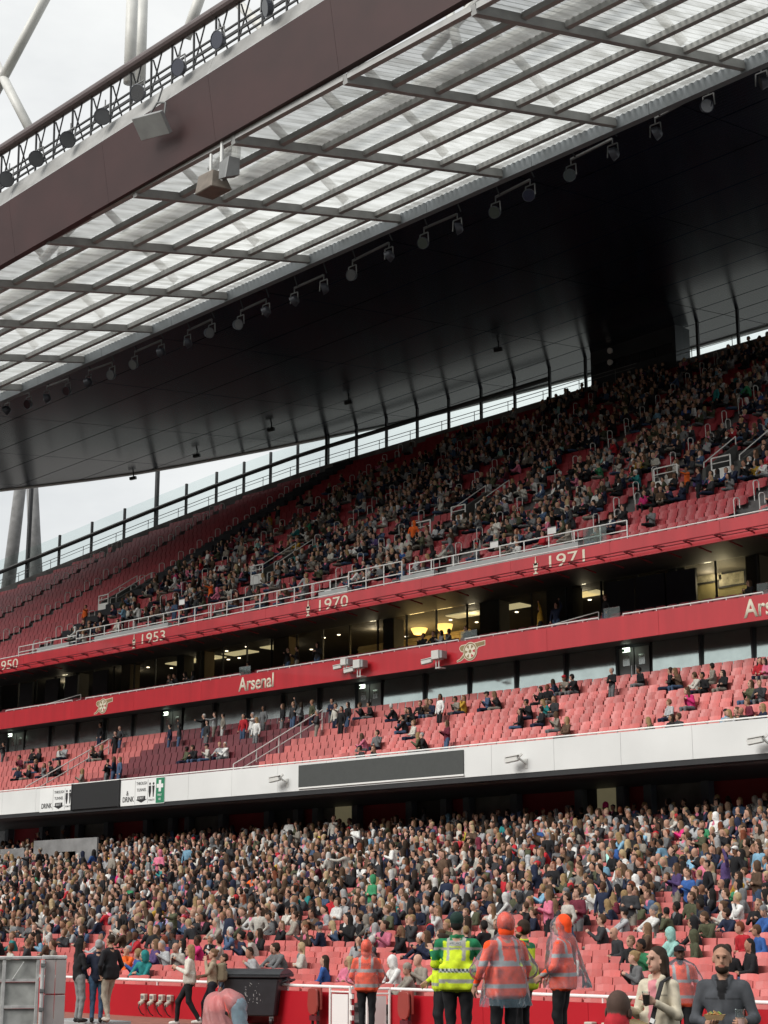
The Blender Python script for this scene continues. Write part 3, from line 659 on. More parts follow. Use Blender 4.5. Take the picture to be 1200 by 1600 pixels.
def person_icon(X, z, h, parent, skirt=False):
    MB().poly([(X + .09 * h * math.cos(q), z + h * .9 + .09 * h * math.sin(q)) for q in np.linspace(0, 2 * math.pi, 11)[:-1]], 50.962, 50.97).build('toilet_pictogram', m_ink, parent)
    MB().poly([(X - .04 * h, z), (X + .04 * h, z), (X + (.14 if skirt else .08) * h, z + .38 * h), (X + .13 * h, z + .76 * h), (X - .13 * h, z + .76 * h), (X - (.14 if skirt else .08) * h, z + .38 * h)], 50.962, 50.97).build('toilet_pictogram', m_ink, parent)
for (pa, pb, aid, lab, words) in ((190, 258, True, 'white direction sign with drink and tunnel words and green first aid panel', ['&', 'DRINK']), (64, 114, False, 'white direction sign left of the black screen with a thin green edge', ['DRINK'])):
    a, b_ = px_x(pa, py=1232), px_x(pb, py=1228); w = b_ - a; s = thing('direction_sign', lab, 'sign'); z0, z1 = 8.0, 9.27
    if not aid: z0, z1 = 8.02, 9.22
    MB().box(a, b_, 50.972, 50.996, z0, z1).build('board', m_sign, s)
    full = w / (1. if aid else .8)
    cA, cB, cC = .33 * full, .62 * full, .80 * full
    if len(words) == 2: text('sign_lettering', '&', a + .13 * full, 50.971, z0 + .5, .22, m_ink, s, .008)
    text('sign_lettering', 'DRINK', a + .05 * full, 50.971, z0 + .18, .26, m_ink, s, .008, width=.26 * full, bold=.015)
    text('sign_lettering', 'THROUGH', a + cA + .03 * full, 50.971, z1 - .3, .15, m_ink, s, .008, width=.24 * full)
    text('sign_lettering', 'TUNNEL', a + cA + .04 * full, 50.971, z1 - .62, .15, m_ink, s, .008, width=.22 * full)
    mx_ = a + cA + .15 * full
    MB().poly([(mx_ - .09 * full, z0 + .42), (mx_ - .09 * full, z0 + .26), (mx_ - .13 * full, z0 + .26), (mx_, z0 + .1), (mx_ + .13 * full, z0 + .26), (mx_ + .09 * full, z0 + .26), (mx_ + .09 * full, z0 + .42)], 50.962, 50.971).build('arrow', m_ink, s)
    text('sign_lettering', 'EXIT', mx_ - .06 * full, 50.961, z0 + .27, .11, m_sign, s, .006, width=.12 * full)
    for q, sk in ((.67, True), (.75, False)): person_icon(a + q * full, z0 + .34, .72, s, sk)
    text('sign_lettering', 'TOILETS', a + .64 * full, 50.971, z0 + .16, .08, m_ink, s, .008, width=.14 * full)
    for q in (cA, cB + .01): MB().box(a + q, a + q + .012, 50.965, 50.971, z0 + .06, z1 - .06).build('divider', m_grey, s)
    if aid:
        MB().box(a + .81 * full, b_ - .01, 50.962, 50.971, z0 + .03, z1 - .03).build('first_aid_panel', m_green, s)
        c = a + .90 * full; MB().poly([(c + dx * .28, z1 - .42 + dz * .28) for dx, dz in ((-.33, -1), (.33, -1), (.33, -.33), (.9, -.33), (.9, .33), (.33, .33), (.33, 1), (-.33, 1), (-.33, .33), (-.9, .33), (-.9, -.33), (-.33, -.33))], 50.95, 50.961).build('white_cross', m_sign, s)
        text('sign_lettering', 'FIRST', c - .16, 50.961, z0 + .36, .1, m_sign, s, .008, width=.32); text('sign_lettering', 'AID', c - .1, 50.961, z0 + .16, .1, m_sign, s, .008, width=.2)
    else: MB().box(b_ - .05, b_ - .004, 50.962, 50.971, z0 + .03, z1 - .03).build('first_aid_panel', m_green, s)

# ---- middle tier: glazed back wall with doors, soffit above
gw = thing('glazed_wall', 'grey-green glazed wall with doors behind the middle tier', 'glass wall')
m_pane = M('reflective_grey_green_glass', (.46, .54, .53), .1, .85, var=.1, bump=.1, bscale=1.1); m_pane2 = M('frosted_grey_glass', (.5, .54, .53), .2, .75, var=.2, scale=1.2)
m_door = M('grey_door_paint', (.2, .21, .21), .5, var=.08); m_mull = M('dark_blue_grey_frame', (.03, .034, .04), .45)
GZ0, GZ1 = 11.9, 14.2
doors = [atY(24, 1165, 59.3)[0], atY(268, 1135, 59.3)[0], atY(576, 1095, 59.3)[0], atY(990, 1045, 59.3)[0]]
edges = sorted([-106, -24] + [d + s for d in doors for s in (-.85, .95)])
for i in range(0, len(edges), 2):
    a, b_ = edges[i], edges[i + 1]; n = max(1, round((b_ - a) / 2.75))
    for j in range(n):
        xa, xb = a + (b_ - a) * j / n, a + (b_ - a) * (j + 1) / n
        dl = (.105 if xa > -56 else .15) + RNG.normal(0, .012); MB().add([(xa + .05, 59.28, GZ0), (xb - .05, 59.28, GZ0), (xb - .05, 59.28 + dl, GZ1), (xa + .05, 59.28 + dl, GZ1), (xa + .05, 59.31, GZ0), (xb - .05, 59.31, GZ0), (xb - .05, 59.31 + dl, GZ1), (xa + .05, 59.31 + dl, GZ1)], [(0, 1, 2, 3), (7, 6, 5, 4), (3, 2, 6, 7), (0, 3, 7, 4), (1, 5, 6, 2), (0, 4, 5, 1)]).build('pane', m_pane2 if xa < -62 else m_pane, gw)
        MB().box(xb - .05, xb + .05, 59.2, 59.44, GZ0, GZ1 + .02).build('mullion', m_mull, gw)
for d in doors:
    for s in (-1, 1):
        xa, xb = (d - .82, d - .02) if s < 0 else (d + .04, d + .8)
        o = MB().box(xa, xb, 59.36, 59.4, GZ0, GZ1 - .12).build('door', m_door, gw)
        MB().box(xb - .1 if s < 0 else xa + .06, xb - .06 if s < 0 else xa + .1, 59.3, 59.355, 12.8, 13.3).build('handle', M('steel_handle', (.5, .5, .5), .3, 1.), o)
        MB().box(xa + .22, xb - .22, 59.352, 59.359, 13.3, 13.75).build('vision_panel', m_pane2, o)
    MB().box(d - .9, d + .9, 59.3, 59.42, GZ1 - .12, GZ1).build('door_frame', m_mull, gw)
    es = thing('exit_sign', f'small lit exit sign above the {["far left", "left", "middle", "right"][doors.index(d)]} door of the glazed wall', 'exit sign', group='exit signs over the glazed doors')
    MB().box(d - .27, d + .09, 58.9, 58.96, 13.83, 14.02).build('lit_face', M('lit_exit_face', (.8, .85, .75), .4, emit=(.85, 1, .8), estr=1.6), es); MB().box(d - .12, d - .08, 58.9, 58.96, 14.02, 14.15).build('hanger', m_dark, es)
    MB().poly([(d - .05, 13.85), (d + .02, 13.91), (d - .05, 13.97)], 58.89, 58.899).build('arrow', m_green, es); MB().box(d - .28, d - .16, 58.89, 58.899, 13.85, 13.97).build('running_figure', m_green, es)
MB().add([(-124, 57.22, 14.025), (-22, 57.22, 14.025), (-22, 59.45, 14.22), (-124, 59.45, 14.22)], [(0, 1, 2, 3)]).build('soffit', m_soff, mf)
MB().box(-124, -22, 59.45, 59.5, 7, 14.3).build('backing', m_dark, gw)

# ---- lower concourse back wall under the middle tier
cw = thing('concourse_wall', 'dark concourse wall with deep red panels behind the lower tier', 'wall')
m_cred = M('deep_red_wall_panel', (.3, .012, .022), .6, var=.1); m_blue = M('blue_grey_pillar', (.12, .14, .17), .6)
X = -88; i = 0
while X < -24:
    w = (3.6, 2.2, 1.4, 2.8)[i % 4]; MB().box(X + .02, X + w - .02, 57.6, 57.7, 4.6, 8.0).build('panel', (m_cred, m_soff, m_cred, m_conc)[i % 4], cw)
    MB().box(X - .22, X + .16, 57.1, 57.5, 5.0, 8.0).build('pillar', m_blue, cw); X += w; i += 1
MB().add([(-124, 51.5, 7.86), (-22, 51.5, 7.86), (-22, 58, 7.86), (-124, 58, 7.86)], [(0, 1, 2, 3)]).build('soffit', m_soff, cw)
m_lit = M('dim_lit_doorway', (.5, .46, .32), .7, emit=(.8, .7, .4), estr=.05)
for px, py, hgt in ((538, 1262, 1.7), (952, 1235, 1.8)):
    X, z = atY(px, py, 57.4); MB().box(X - .65, X + .65, 57.4, 57.55, z - hgt / 2, z + hgt / 2).build('doorway', m_lit, cw)
pw = thing('partition_wall', 'pale grey partition panels at the far left end of the lower tier', 'partition')
for (xa, ya, xb, yb, h) in ((0, 1335, 38, 1325, .9), (52, 1335, 152, 1308, .95), (20, 1350, 48, 1345, .7), (90, 1345, 118, 1330, .8)):
    a, za = atY(xa, ya, 50.3); b_, zb = atY(xb, yb, 50.3); MB().box(a, b_, 50.3, 50.4, min(za, zb) - h, max(za, zb)).build('panel', m_conc, pw)

# ---- hospitality level behind the middle red front
hb = thing('hospitality_lounge', 'dark glass-fronted lounge with warm lamps above the middle red front', 'lounge')
m_hglass = M_glass('dark_lounge_glass', (.72, .74, .76), .97, .02, .12)
MB().box(-124, -22, 57.4, 61.8, 14.28, 14.43).build('floor', m_step, hb); MB().box(-124, -22, 58.55, 61.8, 14.435, 14.78).build('floor_step', m_step, hb)
MB().add([(-124, 56.02, 17.195), (-22, 56.02, 17.195), (-22, 61.6, 17.86), (-124, 61.6, 17.86)], [(0, 1, 2, 3)]).build('soffit', m_soff, hb)
MB().box(-124, -22, 61.65, 70.2, 17.9, 18).build('ceiling', M('lounge_ceiling', (.14, .13, .11), .7), hb); MB().box(-124, -22, 61.8, 70.2, 14.7, 14.78).build('lounge_floor', M('lounge_carpet', (.05, .035, .03), .9), hb)
MB().box(-124, -22, 70.2, 70.3, 14, 18).build('back_wall', M('lounge_back_wall', (.2, .17, .11), .7, var=.3, scale=.8), hb)
pillars = [(130, .5), (205, .9), (290, .6), (320, .8), (445, 1.3), (612, .8), (770, 1.3), (880, 1.6), (960, .8), (1065, .9), (1185, .7)]
m_pil = M('dark_lounge_pillar', (.13, .12, .1), .6); m_pilw = M('timber_lounge_pillar', (.2, .15, .08), .6)
for i, (px, w) in enumerate(pillars):
    X = atY(px, 960, 62.2)[0]; MB().box(X - w / 2, X + w / 2, 61.95, 62.7, 14.78, 17.9).build('pillar', m_pilw if px in (320, 445, 205) else m_pil, hb)
for j in range(48):
    X = -124 + 2.1 * j; MB().box(X + .03, X + 2.07, 61.7, 61.72, 14.78, 17.88).build('pane', m_hglass, hb); MB().box(X - .03, X + .03, 61.66, 61.76, 14.78, 17.9).build('mullion', m_mull, hb)
X0d, X1d = atY(940, 930, 61.2)[0], atY(1082, 900, 61.2)[0]
for j in range(3):
    w = (X1d - X0d) / 3; MB().box(X0d + w * j + .05, X0d + w * (j + 1) - .05, 61.5, 61.62, 14.78, 17.7).build('shutter', M('dark_blue_shutter', (.012, .014, .028), .5), hb)
for px, w in ((35, 1.5), (75, 1.5), (105, 1.4), (150, 1.5)):
    X = atY(px, 1070, 61.2)[0]; MB().box(X - w / 2, X + w / 2, 61.5, 61.62, 14.78, 17.7).build('shutter', m_mull, hb)
m_lamp = M('glowing_lantern_shade', (.9, .6, .2), .5, emit=(1, .62, .16), estr=1.5); m_warm = M('warm_lit_wall', (.55, .42, .2), .7, var=.2)
lx0, lx1 = atY(560, 990, 67.2)[0], atY(735, 960, 67.2)[0]
MB().box(lx0, lx1, 67.2, 67.3, 14.78, 17.9).build('timber_wall', m_warm, hb)
for j in range(12): MB().box(lx0, lx1, 67.13, 67.195, 15.08 + .26 * j, 15.18 + .26 * j).build('timber_slat', m_warm, hb)
for px, py, s in ((655, 977, 1.), (695, 977, .85)):
    X, z = atY(px, py, 65.2); lp = thing('lantern', 'glowing yellow lantern hanging in the lounge, ' + ('the larger and nearer' if s == 1 else 'half hidden behind seated heads'), 'lantern', (X, 65.2, z), group='lounge lanterns')
    b = MB(); prof = [(.3, -.5), (.46, -.2), (.53, .15), (.5, .3)]; n = 18
    vs = [(r * s * math.cos(2 * math.pi * i / n), r * s * math.sin(2 * math.pi * i / n), zz * s) for r, zz in prof for i in range(n)]
    fs = [(j * n + i, j * n + (i + 1) % n, (j + 1) * n + (i + 1) % n, (j + 1) * n + i) for j in range(3) for i in range(n)] + [tuple(range(n - 1, -1, -1))]
    b.add(vs, fs).build('shade', m_lamp, lp, smooth=True)
    b = MB(); b.tube((0, 0, .36 * s), (0, 0, .48 * s), .56 * s, 18); b.tube((0, 0, .48 * s), (0, 0, 17.9 - z), .03, 6); b.build('cap', M('brass_lamp_cap', (.5, .36, .12), .4, .6), lp)
    ld = bpy.data.lights.new('lantern_glow', 'POINT'); ld.energy = 90 * s; ld.color = (1, .66, .25); ld.shadow_soft_size = .5; lo_ = obj('lantern_glow', ld, lp, (0, -.1, -.75))
m_spot = M('ceiling_downlight', (.9, .8, .6), .5, emit=(1, .8, .5), estr=5.)
_rr = random.Random(3)
for px in (250, 262, 300, 345, 360, 385, 420, 455, 520, 545, 590, 700, 712, 750, 790, 925, 905, 1130):
    X, z = atY(px, 930, 64.2); yy = 62.5 + 4 * _rr.random(); MB().tube((X, yy, 17.87), (X, yy, 17.895), .09, 8).build('downlight', m_spot, hb)
m_cpan = M('lit_ceiling_tray', (.5, .42, .24), .6, emit=(1, .8, .4), estr=.45)
for px, py in ((330, 985), (380, 972), (440, 965), (735, 940), (800, 930), (905, 915), (918, 905), (290, 995)):
    X = atY(px, py, 63.7)[0]; MB().box(X - 1.3, X + .9, 63.2, 64.2, 17.84, 17.898).build('ceiling_tray', m_cpan, hb)
for px, py in ((1110, 900), (1145, 905)):
    X, z = atY(px, py, 64.2); pf = thing('picture_frame', f'framed picture on the lounge wall at the right, {"left" if px == 1110 else "dark-framed right"} one of two', 'picture', group='lounge pictures')
    MB().box(X - .75, X + .75, 64.1, 64.16, z - .35, z + .35).build('frame', m_dark, pf); MB().box(X - .66, X + .66, 64.08, 64.098, z - .27, z + .27).build('print', M('pale_print', (.3, .28, .2), .6, var=.4, scale=5), pf)
X0p, X1p = atY(1084, 890, 64.2)[0], atY(1230, 870, 64.2)[0]; MB().box(X0p, X1p, 64.2, 64.3, 14.78, 17.9).build('lounge_wall', M('olive_lounge_wall', (.3, .26, .12), .7), hb)
wl = bpy.data.lights.new('wall_downlight_glow', 'POINT'); wl.energy = 40; wl.color = (1, .8, .45); wl.shadow_soft_size = .3; obj('wall_downlight_glow', wl, hb, ((X0p + X1p) / 2, 62.9, 17.2))
for i in range(9):
    X = -92 + 7.2 * i; wl = bpy.data.lights.new('lounge_fill_light', 'POINT'); wl.energy = 26; wl.color = (1, .8, .5); wl.shadow_soft_size = .25; obj('lounge_fill_light', wl, hb, (X, 63.6, 17.6))  # fill lights added to brighten the lounge, apart from the modelled downlights
# dark seats of the lounge terrace
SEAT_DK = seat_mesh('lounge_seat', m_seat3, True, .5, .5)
for k in range(2):
    Y, z = 57.95 + .95 * k, 14.43 + .35 * k
    for i in range(146):
        X = -112 + .6 * i
        if inview(X, Y, z + .5, 5): obj('seat', SEAT_DK, hb, (X, Y, z))
# small glass end panels and sloped handrails on the lounge terrace
m_clear = M_glass('clear_balustrade_glass', (.8, .86, .85), .9, .03, .2)
for px, w in ((733, 1.), (957, .85), (1195, .5), (385, .9)):
    X = atY(px, 970, 57.3)[0]; MB().box(X - w / 2, X + w / 2, 57.25, 57.28, 15.02, 15.53).build('glass_panel', m_clear, hb)
for px in (870, 80):
    X = atY(px, 970 if px > 500 else 1090, 57.7)[0]; b = MB(); b.path([(X - .6, 57.5, 15.18), (X + 1.5, 58.8, 15.78), (X + 1.5, 58.8, 14.78)], .025, 6); b.path([(X - .4, 57.6, 14.93), (X + 1.5, 58.8, 15.48)], .02, 6); b.build('handrail', m_rail, hb)

# ---- upper tier: front rail, ledge boxes, stair entrances, dark wall of the press aisle
fr = thing('guard_rail', 'white tube guard rail along the front of the upper tier', 'guard rail')
def rail_run(xa, ya, xb, yb, Y, parent, h=.95, base=18.1, step=1.35):
    a, b_ = atY(xa, ya, Y)[0], atY(xb, yb, Y)[0]; n = max(1, round((b_ - a) / step))
    for z in (base + h, base + h * .52): MB().tube((a, Y, z), (b_, Y, z), .03, 8).build('rail', m_white, parent)
    for i in range(n + 1):
        X = a + (b_ - a) * i / n; MB().tube((X, Y, base - .1), (X, Y, base + h), .028, 8).build('post', m_white, parent)
rail_run(120, 985, 330, 945, 56.5, fr); rail_run(330, 945, 545, 905, 56.6, fr); rail_run(545, 880, 628, 868, 56.9, fr, 1.25); rail_run(640, 900, 980, 830, 56.5, fr, .9)
rail_run(30, 1005, 120, 985, 56.5, fr, .7)
m_ledge = M('pale_grey_ledge', (.36, .38, .38), .5, var=.1)
for xa, ya, xb, yb in ((60, 1010, 110, 1000), (150, 990, 265, 968), (500, 918, 545, 910), (628, 890, 680, 880), (700, 885, 905, 845)):
    a, b_ = atY(xa, ya, 56.3)[0], atY(xb, yb, 56.3)[0]; lt = MB().box(a, b_, 56.2, 56.48, 18.08, 18.42).build('ledge_box', m_ledge, fr)
a, b_ = atY(912, 835, 56.3)[0], atY(948, 828, 56.3)[0]; MB().box(a, b_, 56.25, 56.28, 18.1, 18.9).build('glass_panel', m_clear, fr)
_rr = random.Random(8)
m_paper = M('white_paper', (.8, .8, .79), .6)
for px, py in ((403, 965), (510, 925), (282, 940), (860, 828), (770, 850)):
    X, z = atY(px, py, 56.35); nt_ = thing('notice', f'white notice on the upper guard rail {dict([(403, "between the second and third years"), (510, "above the third year"), (282, "just right of the second year"), (860, "above the rightmost year"), (770, "left of the rightmost year")])[px]}', 'notice', (X, 56.44, z))
    MB().box(-.24, .24, 0, .01, -.16, .16).build('sheet', m_paper, nt_); MB().box(-.24, .24, -.012, 0, .12, .16).build('clip_strip', m_grey, nt_)
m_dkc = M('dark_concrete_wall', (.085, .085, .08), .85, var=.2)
def entrance(px, py, w, lab, face=True, gate_px=None):
    """mouth of a stair in the upper tier: side walls, white gate and rails"""
    best = min(range(2, 14), key=lambda k: abs(pix(atY(px, py, upY(k))[0], upY(k), upZ(k) + .6)[1] - py)); X = atY(px, py, upY(best))[0]; Y, z = upY(best), upZ(best)
    t = thing('stair_entrance', lab, 'stair entrance')
    zt = z + .533 * 3
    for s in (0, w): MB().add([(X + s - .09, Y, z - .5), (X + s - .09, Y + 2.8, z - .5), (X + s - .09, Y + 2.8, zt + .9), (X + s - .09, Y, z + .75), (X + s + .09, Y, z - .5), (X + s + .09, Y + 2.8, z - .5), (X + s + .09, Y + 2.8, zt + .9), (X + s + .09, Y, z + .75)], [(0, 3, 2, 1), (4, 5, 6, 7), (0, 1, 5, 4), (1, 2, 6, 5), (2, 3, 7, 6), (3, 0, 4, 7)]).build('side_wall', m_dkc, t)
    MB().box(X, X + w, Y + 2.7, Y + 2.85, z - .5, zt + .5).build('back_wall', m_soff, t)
    gx = X - .1 if gate_px is None else atY(gate_px, py, Y)[0]
    for gg in ((gx - 1.05, gx - .05),):
        MB().box(gg[0] + .05, gg[1] - .05, Y - .06, Y - .02, z + .05, z + .62).build('gate_panel', m_white, t)
        b = MB(); b.path([(gg[0], Y - .04, z), (gg[0], Y - .04, z + 1.15), (gg[1], Y - .04, z + 1.15), (gg[1], Y - .04, z)], .035, 6); b.path([(gg[0], Y - .04, z + .88), (gg[1], Y - .04, z + .88)], .025, 6); b.build('gate_frame', m_white, t)
    for s in (0, w): MB().path([(X + s, Y, z + .8), (X + s, Y + .02, z + 1.05), (X + s, Y + 2.8, zt + 1.3), (X + s, Y + 2.8, zt + .9)], .028, 6).build('rail', m_rail, t)
    return X, Y, z, best
E1 = entrance(706, 808, 1.7, 'stair entrance with white gate in the middle of the upper tier', gate_px=729)
E2 = entrance(1100, 735, 1.9, 'stair entrance with two white gates at the right of the upper tier', gate_px=1144)
E3 = entrance(158, 945, 1.6, 'stair entrance with white gate at the left of the upper tier', gate_px=170)
E4 = entrance(405, 895, 1.5, 'stair entrance left of centre in the upper tier with white gate', gate_px=412)
ENTR = [(e[0] - 1.3, e[0] + w + .2, e[3] - 1, e[3] + 3) for e, w in ((E1, 1.7), (E2, 1.9), (E3, 1.6), (E4, 1.5))]
for px, py in ((660, 840), (1042, 755)):
    k = min(range(1, 14), key=lambda k: abs(pix(atY(px, py, upY(k))[0], upY(k), upZ(k) + .5)[1] - py)); X = atY(px, py, upY(k))[0]; Y, z = upY(k) - .1, upZ(k)
    t = thing('barrier_gate', f'freestanding white barrier gate beside the steward at the {"right" if px > 900 else "centre"} of the upper tier', 'gate')
    MB().box(X - .6, X + .6, Y, Y + .04, z + .05, z + .62).build('gate_panel', m_white, t)
    b = MB(); b.path([(X - .65, Y + .02, z), (X - .65, Y + .02, z + 1.25), (X + .65, Y + .02, z + 1.25), (X + .65, Y + .02, z)], .035, 6); b.path([(X - .65, Y + .02, z + .95), (X + .65, Y + .02, z + .95)], .025, 6); b.build('gate_frame', m_white, t)

# ---- rim wall, wind screen and sky gap
rw = thing('rim_wall', 'low dark wall along the back rim of the upper tier', 'wall')
XS = np.arange(-124, -24, 2.0)
rz = lambda X: 18.05 + .533 * ((rimY(X) - 57.2) / .8) + .15
for xa, xb in zip(XS[:-1], XS[1:]):
    ya, yb, za, zb = rimY(xa), rimY(xb), rz(xa), rz(xb)
    MB().add([(xa, ya, za - 3), (xb, yb, zb - 3), (xb, yb, zb + .45), (xa, ya, za + .45), (xa, ya + .3, za - 3), (xb, yb + .3, zb - 3), (xb, yb + .3, zb + .45), (xa, ya + .3, za + .45)], [(0, 1, 2, 3), (7, 6, 5, 4), (3, 2, 6, 7), (0, 3, 7, 4), (1, 5, 6, 2)]).build('wall_panel', m_conc, rw)
zr1 = lambda X, Y: 34.6 + .035 * (X + 60) + .21 * (Y - 52)
GY = 53.6
zr = lambda X, Y: zr1(X, Y) if Y <= GY else zr1(X, GY) + .14 * (Y - GY)
_ex = np.array([-130, -119, -110, -106, -101, -92, -82, -68, -61, -54, -20]); _ey = np.array([45, 60, 69., 73.2, 77.2, 81.6, 86., 89., 90.5, 91.3, 92.5])
edgeY = lambda X: float(np.interp(X, _ex, _ey))
ws = thing('wind_screen', 'tall glass wind screen with dark posts behind the top rows', 'glass screen')
m_screen = M_glass('pale_screen_glass', (.86, .93, .92), .93, .02, .15)
PX = [-123.5]
while PX[-1] < -26: PX.append(PX[-1] + (2.35 if PX[-1] < -92 else 2.9))
for i, X in enumerate(PX):
    Y = rimY(X) + .38; z = rz(X); tall = min(abs(pix(X, Y, z + 2)[0] - q) for q in (37, 235, 370, 503)) < 11; H_ = 3.1
    top = min(zr(X, min(Y, edgeY(X))) + .2, z + H_) if not tall else zr1(X, GY) + .14 * (Y - GY) + 1.2
    if X > -78: top = zr(X, Y) + .05
    w = .13 if tall else .085
    MB().box(X - w, X + w, Y - w, Y + w, z - 1, top).build('post', m_dark, ws)
    if i + 1 < len(PX):
        X2 = PX[i + 1]; Y2 = rimY(X2) + .38; z2 = rz(X2); zt1 = min(z + H_ - .05, zr(X, Y)); zt2 = min(z2 + H_ - .05, zr(X2, Y2))
        MB().add([(X + .1, Y, z + .6), (X2 - .1, Y2, z2 + .6), (X2 - .1, Y2, zt2), (X + .1, Y, zt1)], [(0, 1, 2, 3)]).build('pane', m_screen, ws)
        if X < -70: MB().tube((X, Y - .14, z + 1.95), (X2, Y2 - .14, z2 + 1.95), .17, 8).build('pipe', m_dark, ws)
        b = MB(); b.tube((X, Y - .75, z + .95), (X2, Y2 - .75, z2 + .95), .025, 6); b.tube((X, Y - .75, z + .7), (X2, Y2 - .75, z2 + .7), .02, 6); b.tube((X, Y - .75, z - .2), (X, Y - .75, z + .95), .025, 6); b.build('walk_rail', m_grey, ws)
# V columns behind the screen
vc = thing('support_column', 'pair of splayed concrete columns rising behind the glass screen at far left', 'column')
for (xa, ya, xb, yb) in ((10, 900, 32, 762), (62, 885, 50, 762)):
    a, za = atY(xa, ya, 78.0); b_, zb = atY(xb, yb, 76.5); MB().tube((a, 78.0, za - 4), (b_, 76.5, zb + .3), .62, 16, .5).build('column_leg', m_conc, vc, smooth=True)
# dark control room box hung under the roof at the right
cr = thing('control_room', 'dark boxed control room at the back of the upper tier', 'control room')
a, za = atY(925, 590, 84.5); b_, zb = atY(1058, 560, 84.5); MB().box(a, b_, 84.4, 86.0, za - .9, zr((a + b_) / 2, 85.2) + .1).build('front', m_mull, cr)
for i in range(5): MB().box(a + .3 + (b_ - a - .5) / 5 * i, a + .2 + (b_ - a - .5) / 5 * (i + 1), 84.36, 84.395, za + .1, zb + 1.1).build('window', M('black_window', (.01, .012, .016), .15, spec=.8), cr)
for px, py in ((955, 548), (955, 566)):
    X, z = atY(px, py, 84.2); lt = thing('work_light', f'small white work light on the control room, {"upper" if py < 560 else "lower"} of two', 'lamp', (X, 84.2, z)); MB().tube((0, 0, 0), (0, -.18, -.05), .16, 10, .2).build('reflector', m_lgrey, lt); MB().box(-.03, .03, -.02, .16, .1, .2).build('bracket', m_dark, lt)

# ================================================================== roof
rf = thing('stadium_roof', 'sloping stadium roof with dark ceiling and clear corrugated front strip', 'roof')
m_ceil = M('glossy_dark_ceiling_metal', (.010, .0125, .025), .19, 0., var=.25, scale=.3, spec=.42)
_t = m_ceil.node_tree; _b = _t.nodes['Principled BSDF']; _wv = _t.nodes.new('ShaderNodeTexWave'); _wv.bands_direction = 'Y'; _wv.inputs['Scale'].default_value = 1.1; _g = _t.nodes.new('ShaderNodeNewGeometry'); _bp = _t.nodes.new('ShaderNodeBump'); _bp.inputs['Strength'].default_value = .08; _bp.inputs['Distance'].default_value = .03
_t.links.new(_g.outputs['Position'], _wv.inputs['Vector']); _t.links.new(_wv.outputs['Color'], _bp.inputs['Height']); _t.links.new(_bp.outputs[0], _b.inputs['Normal'])
BANDS = [GY + .5, 57.5, 61.5, 65.5, 69.5, 73.2, 76.6, 79.8, 82.8, 85.6, 88.2, 90.6, 93]
for ya, yb in zip(BANDS[:-1], BANDS[1:]):
    for xa in np.arange(-126, -20, 9.0):
        b = MB(); sub = np.linspace(xa + .03, xa + 8.97, 5); vs = []; ok = False
        for X in sub:
            e = edgeY(X); y0, y1 = min(ya + .05, e), min(yb - .05, e); ok |= y1 - y0 > .2
            vs += [(X, y0, zr(X, y0)), (X, y1, zr(X, y1)), (X, y0, zr(X, y0) + .25), (X, y1, zr(X, y1) + .25)]
        if not ok: continue
        fs = []
        for i in range(4):
            o = 4 * i; fs += [(o, o + 1, o + 5, o + 4), (o + 2, o + 6, o + 7, o + 3), (o, o + 4, o + 6, o + 2), (o + 1, o + 3, o + 7, o + 5)]
        fs += [(0, 2, 3, 1), (16, 17, 19, 18)]
        b.add(vs, fs).build('ceiling_panel', m_ceil, rf)
b = MB()                                          # deck over the panels
Xs = np.arange(-126, -19, 3.0)
vs = [(X, y, zr(X, y) + .5) for X in Xs for y in (GY, edgeY(X))]; b.add(vs, [(2 * i, 2 * i + 2, 2 * i + 3, 2 * i + 1) for i in range(len(Xs) - 1)]); b.build('roof_deck', m_grey, rf)
for xa, xb in zip(Xs[:-1], Xs[1:]):
    MB().bar((xa, edgeY(xa), zr(xa, edgeY(xa)) + .15), (xb, edgeY(xb), zr(xb, edgeY(xb)) + .15), .3, .5).build('edge_trim', m_lgrey, rf)
# gutter beam
m_beam = M('grey_galvanised_beam', (.34, .345, .34), .5, .2, var=.15); m_gut = M('blue_grey_gutter', (.2, .22, .24), .5, .2, var=.1)
for xa in np.arange(-120, -20, 6.4):
    MB().bar((xa, GY, zr1(xa, GY) - .1), (xa + 6.38, GY, zr1(xa + 6.38, GY) - .1), .34, .62).build('gutter_beam', m_gut, rf)
FY = 38.4
XC = [(-32.2 - 6.4 * j, -33.6 - 6.3 * j) for j in range(-2, 14)]
PUR = [FY + .3 + 2.19 * i for i in range(8)]; PUR[-1] = GY - .15
def cx(j, Y): f = (GY - Y) / (GY - FY); return XC[j][0] * (1 - f) + XC[j][1] * f
for j in range(len(XC)):
    MB().bar((cx(j, FY), FY + .2, zr1(cx(j, FY), FY + .2) - .1), (cx(j, GY), GY - .18, zr1(cx(j, GY), GY) - .1), .26, .36).build('cross_beam', m_beam, rf)
    for i, Y in enumerate(PUR[:-1]):
        if j: MB().bar((cx(j, Y) + .11, Y, zr1(cx(j, Y), Y) - .02), (cx(j - 1, Y) - .11, Y, zr1(cx(j - 1, Y), Y) - .02), .23, .24).build('purlin', m_beam, rf)
m_poly = bpy.data.materials.new('clear_corrugated_sheet'); m_poly.use_nodes = True; t_ = m_poly.node_tree; t_.nodes.clear()
_o = t_.nodes.new('ShaderNodeOutputMaterial'); _tl = t_.nodes.new('ShaderNodeBsdfTranslucent'); _tp = t_.nodes.new('ShaderNodeBsdfTransparent'); _gl = t_.nodes.new('ShaderNodeBsdfGlossy'); _m1 = t_.nodes.new('ShaderNodeMixShader'); _m2 = t_.nodes.new('ShaderNodeMixShader')
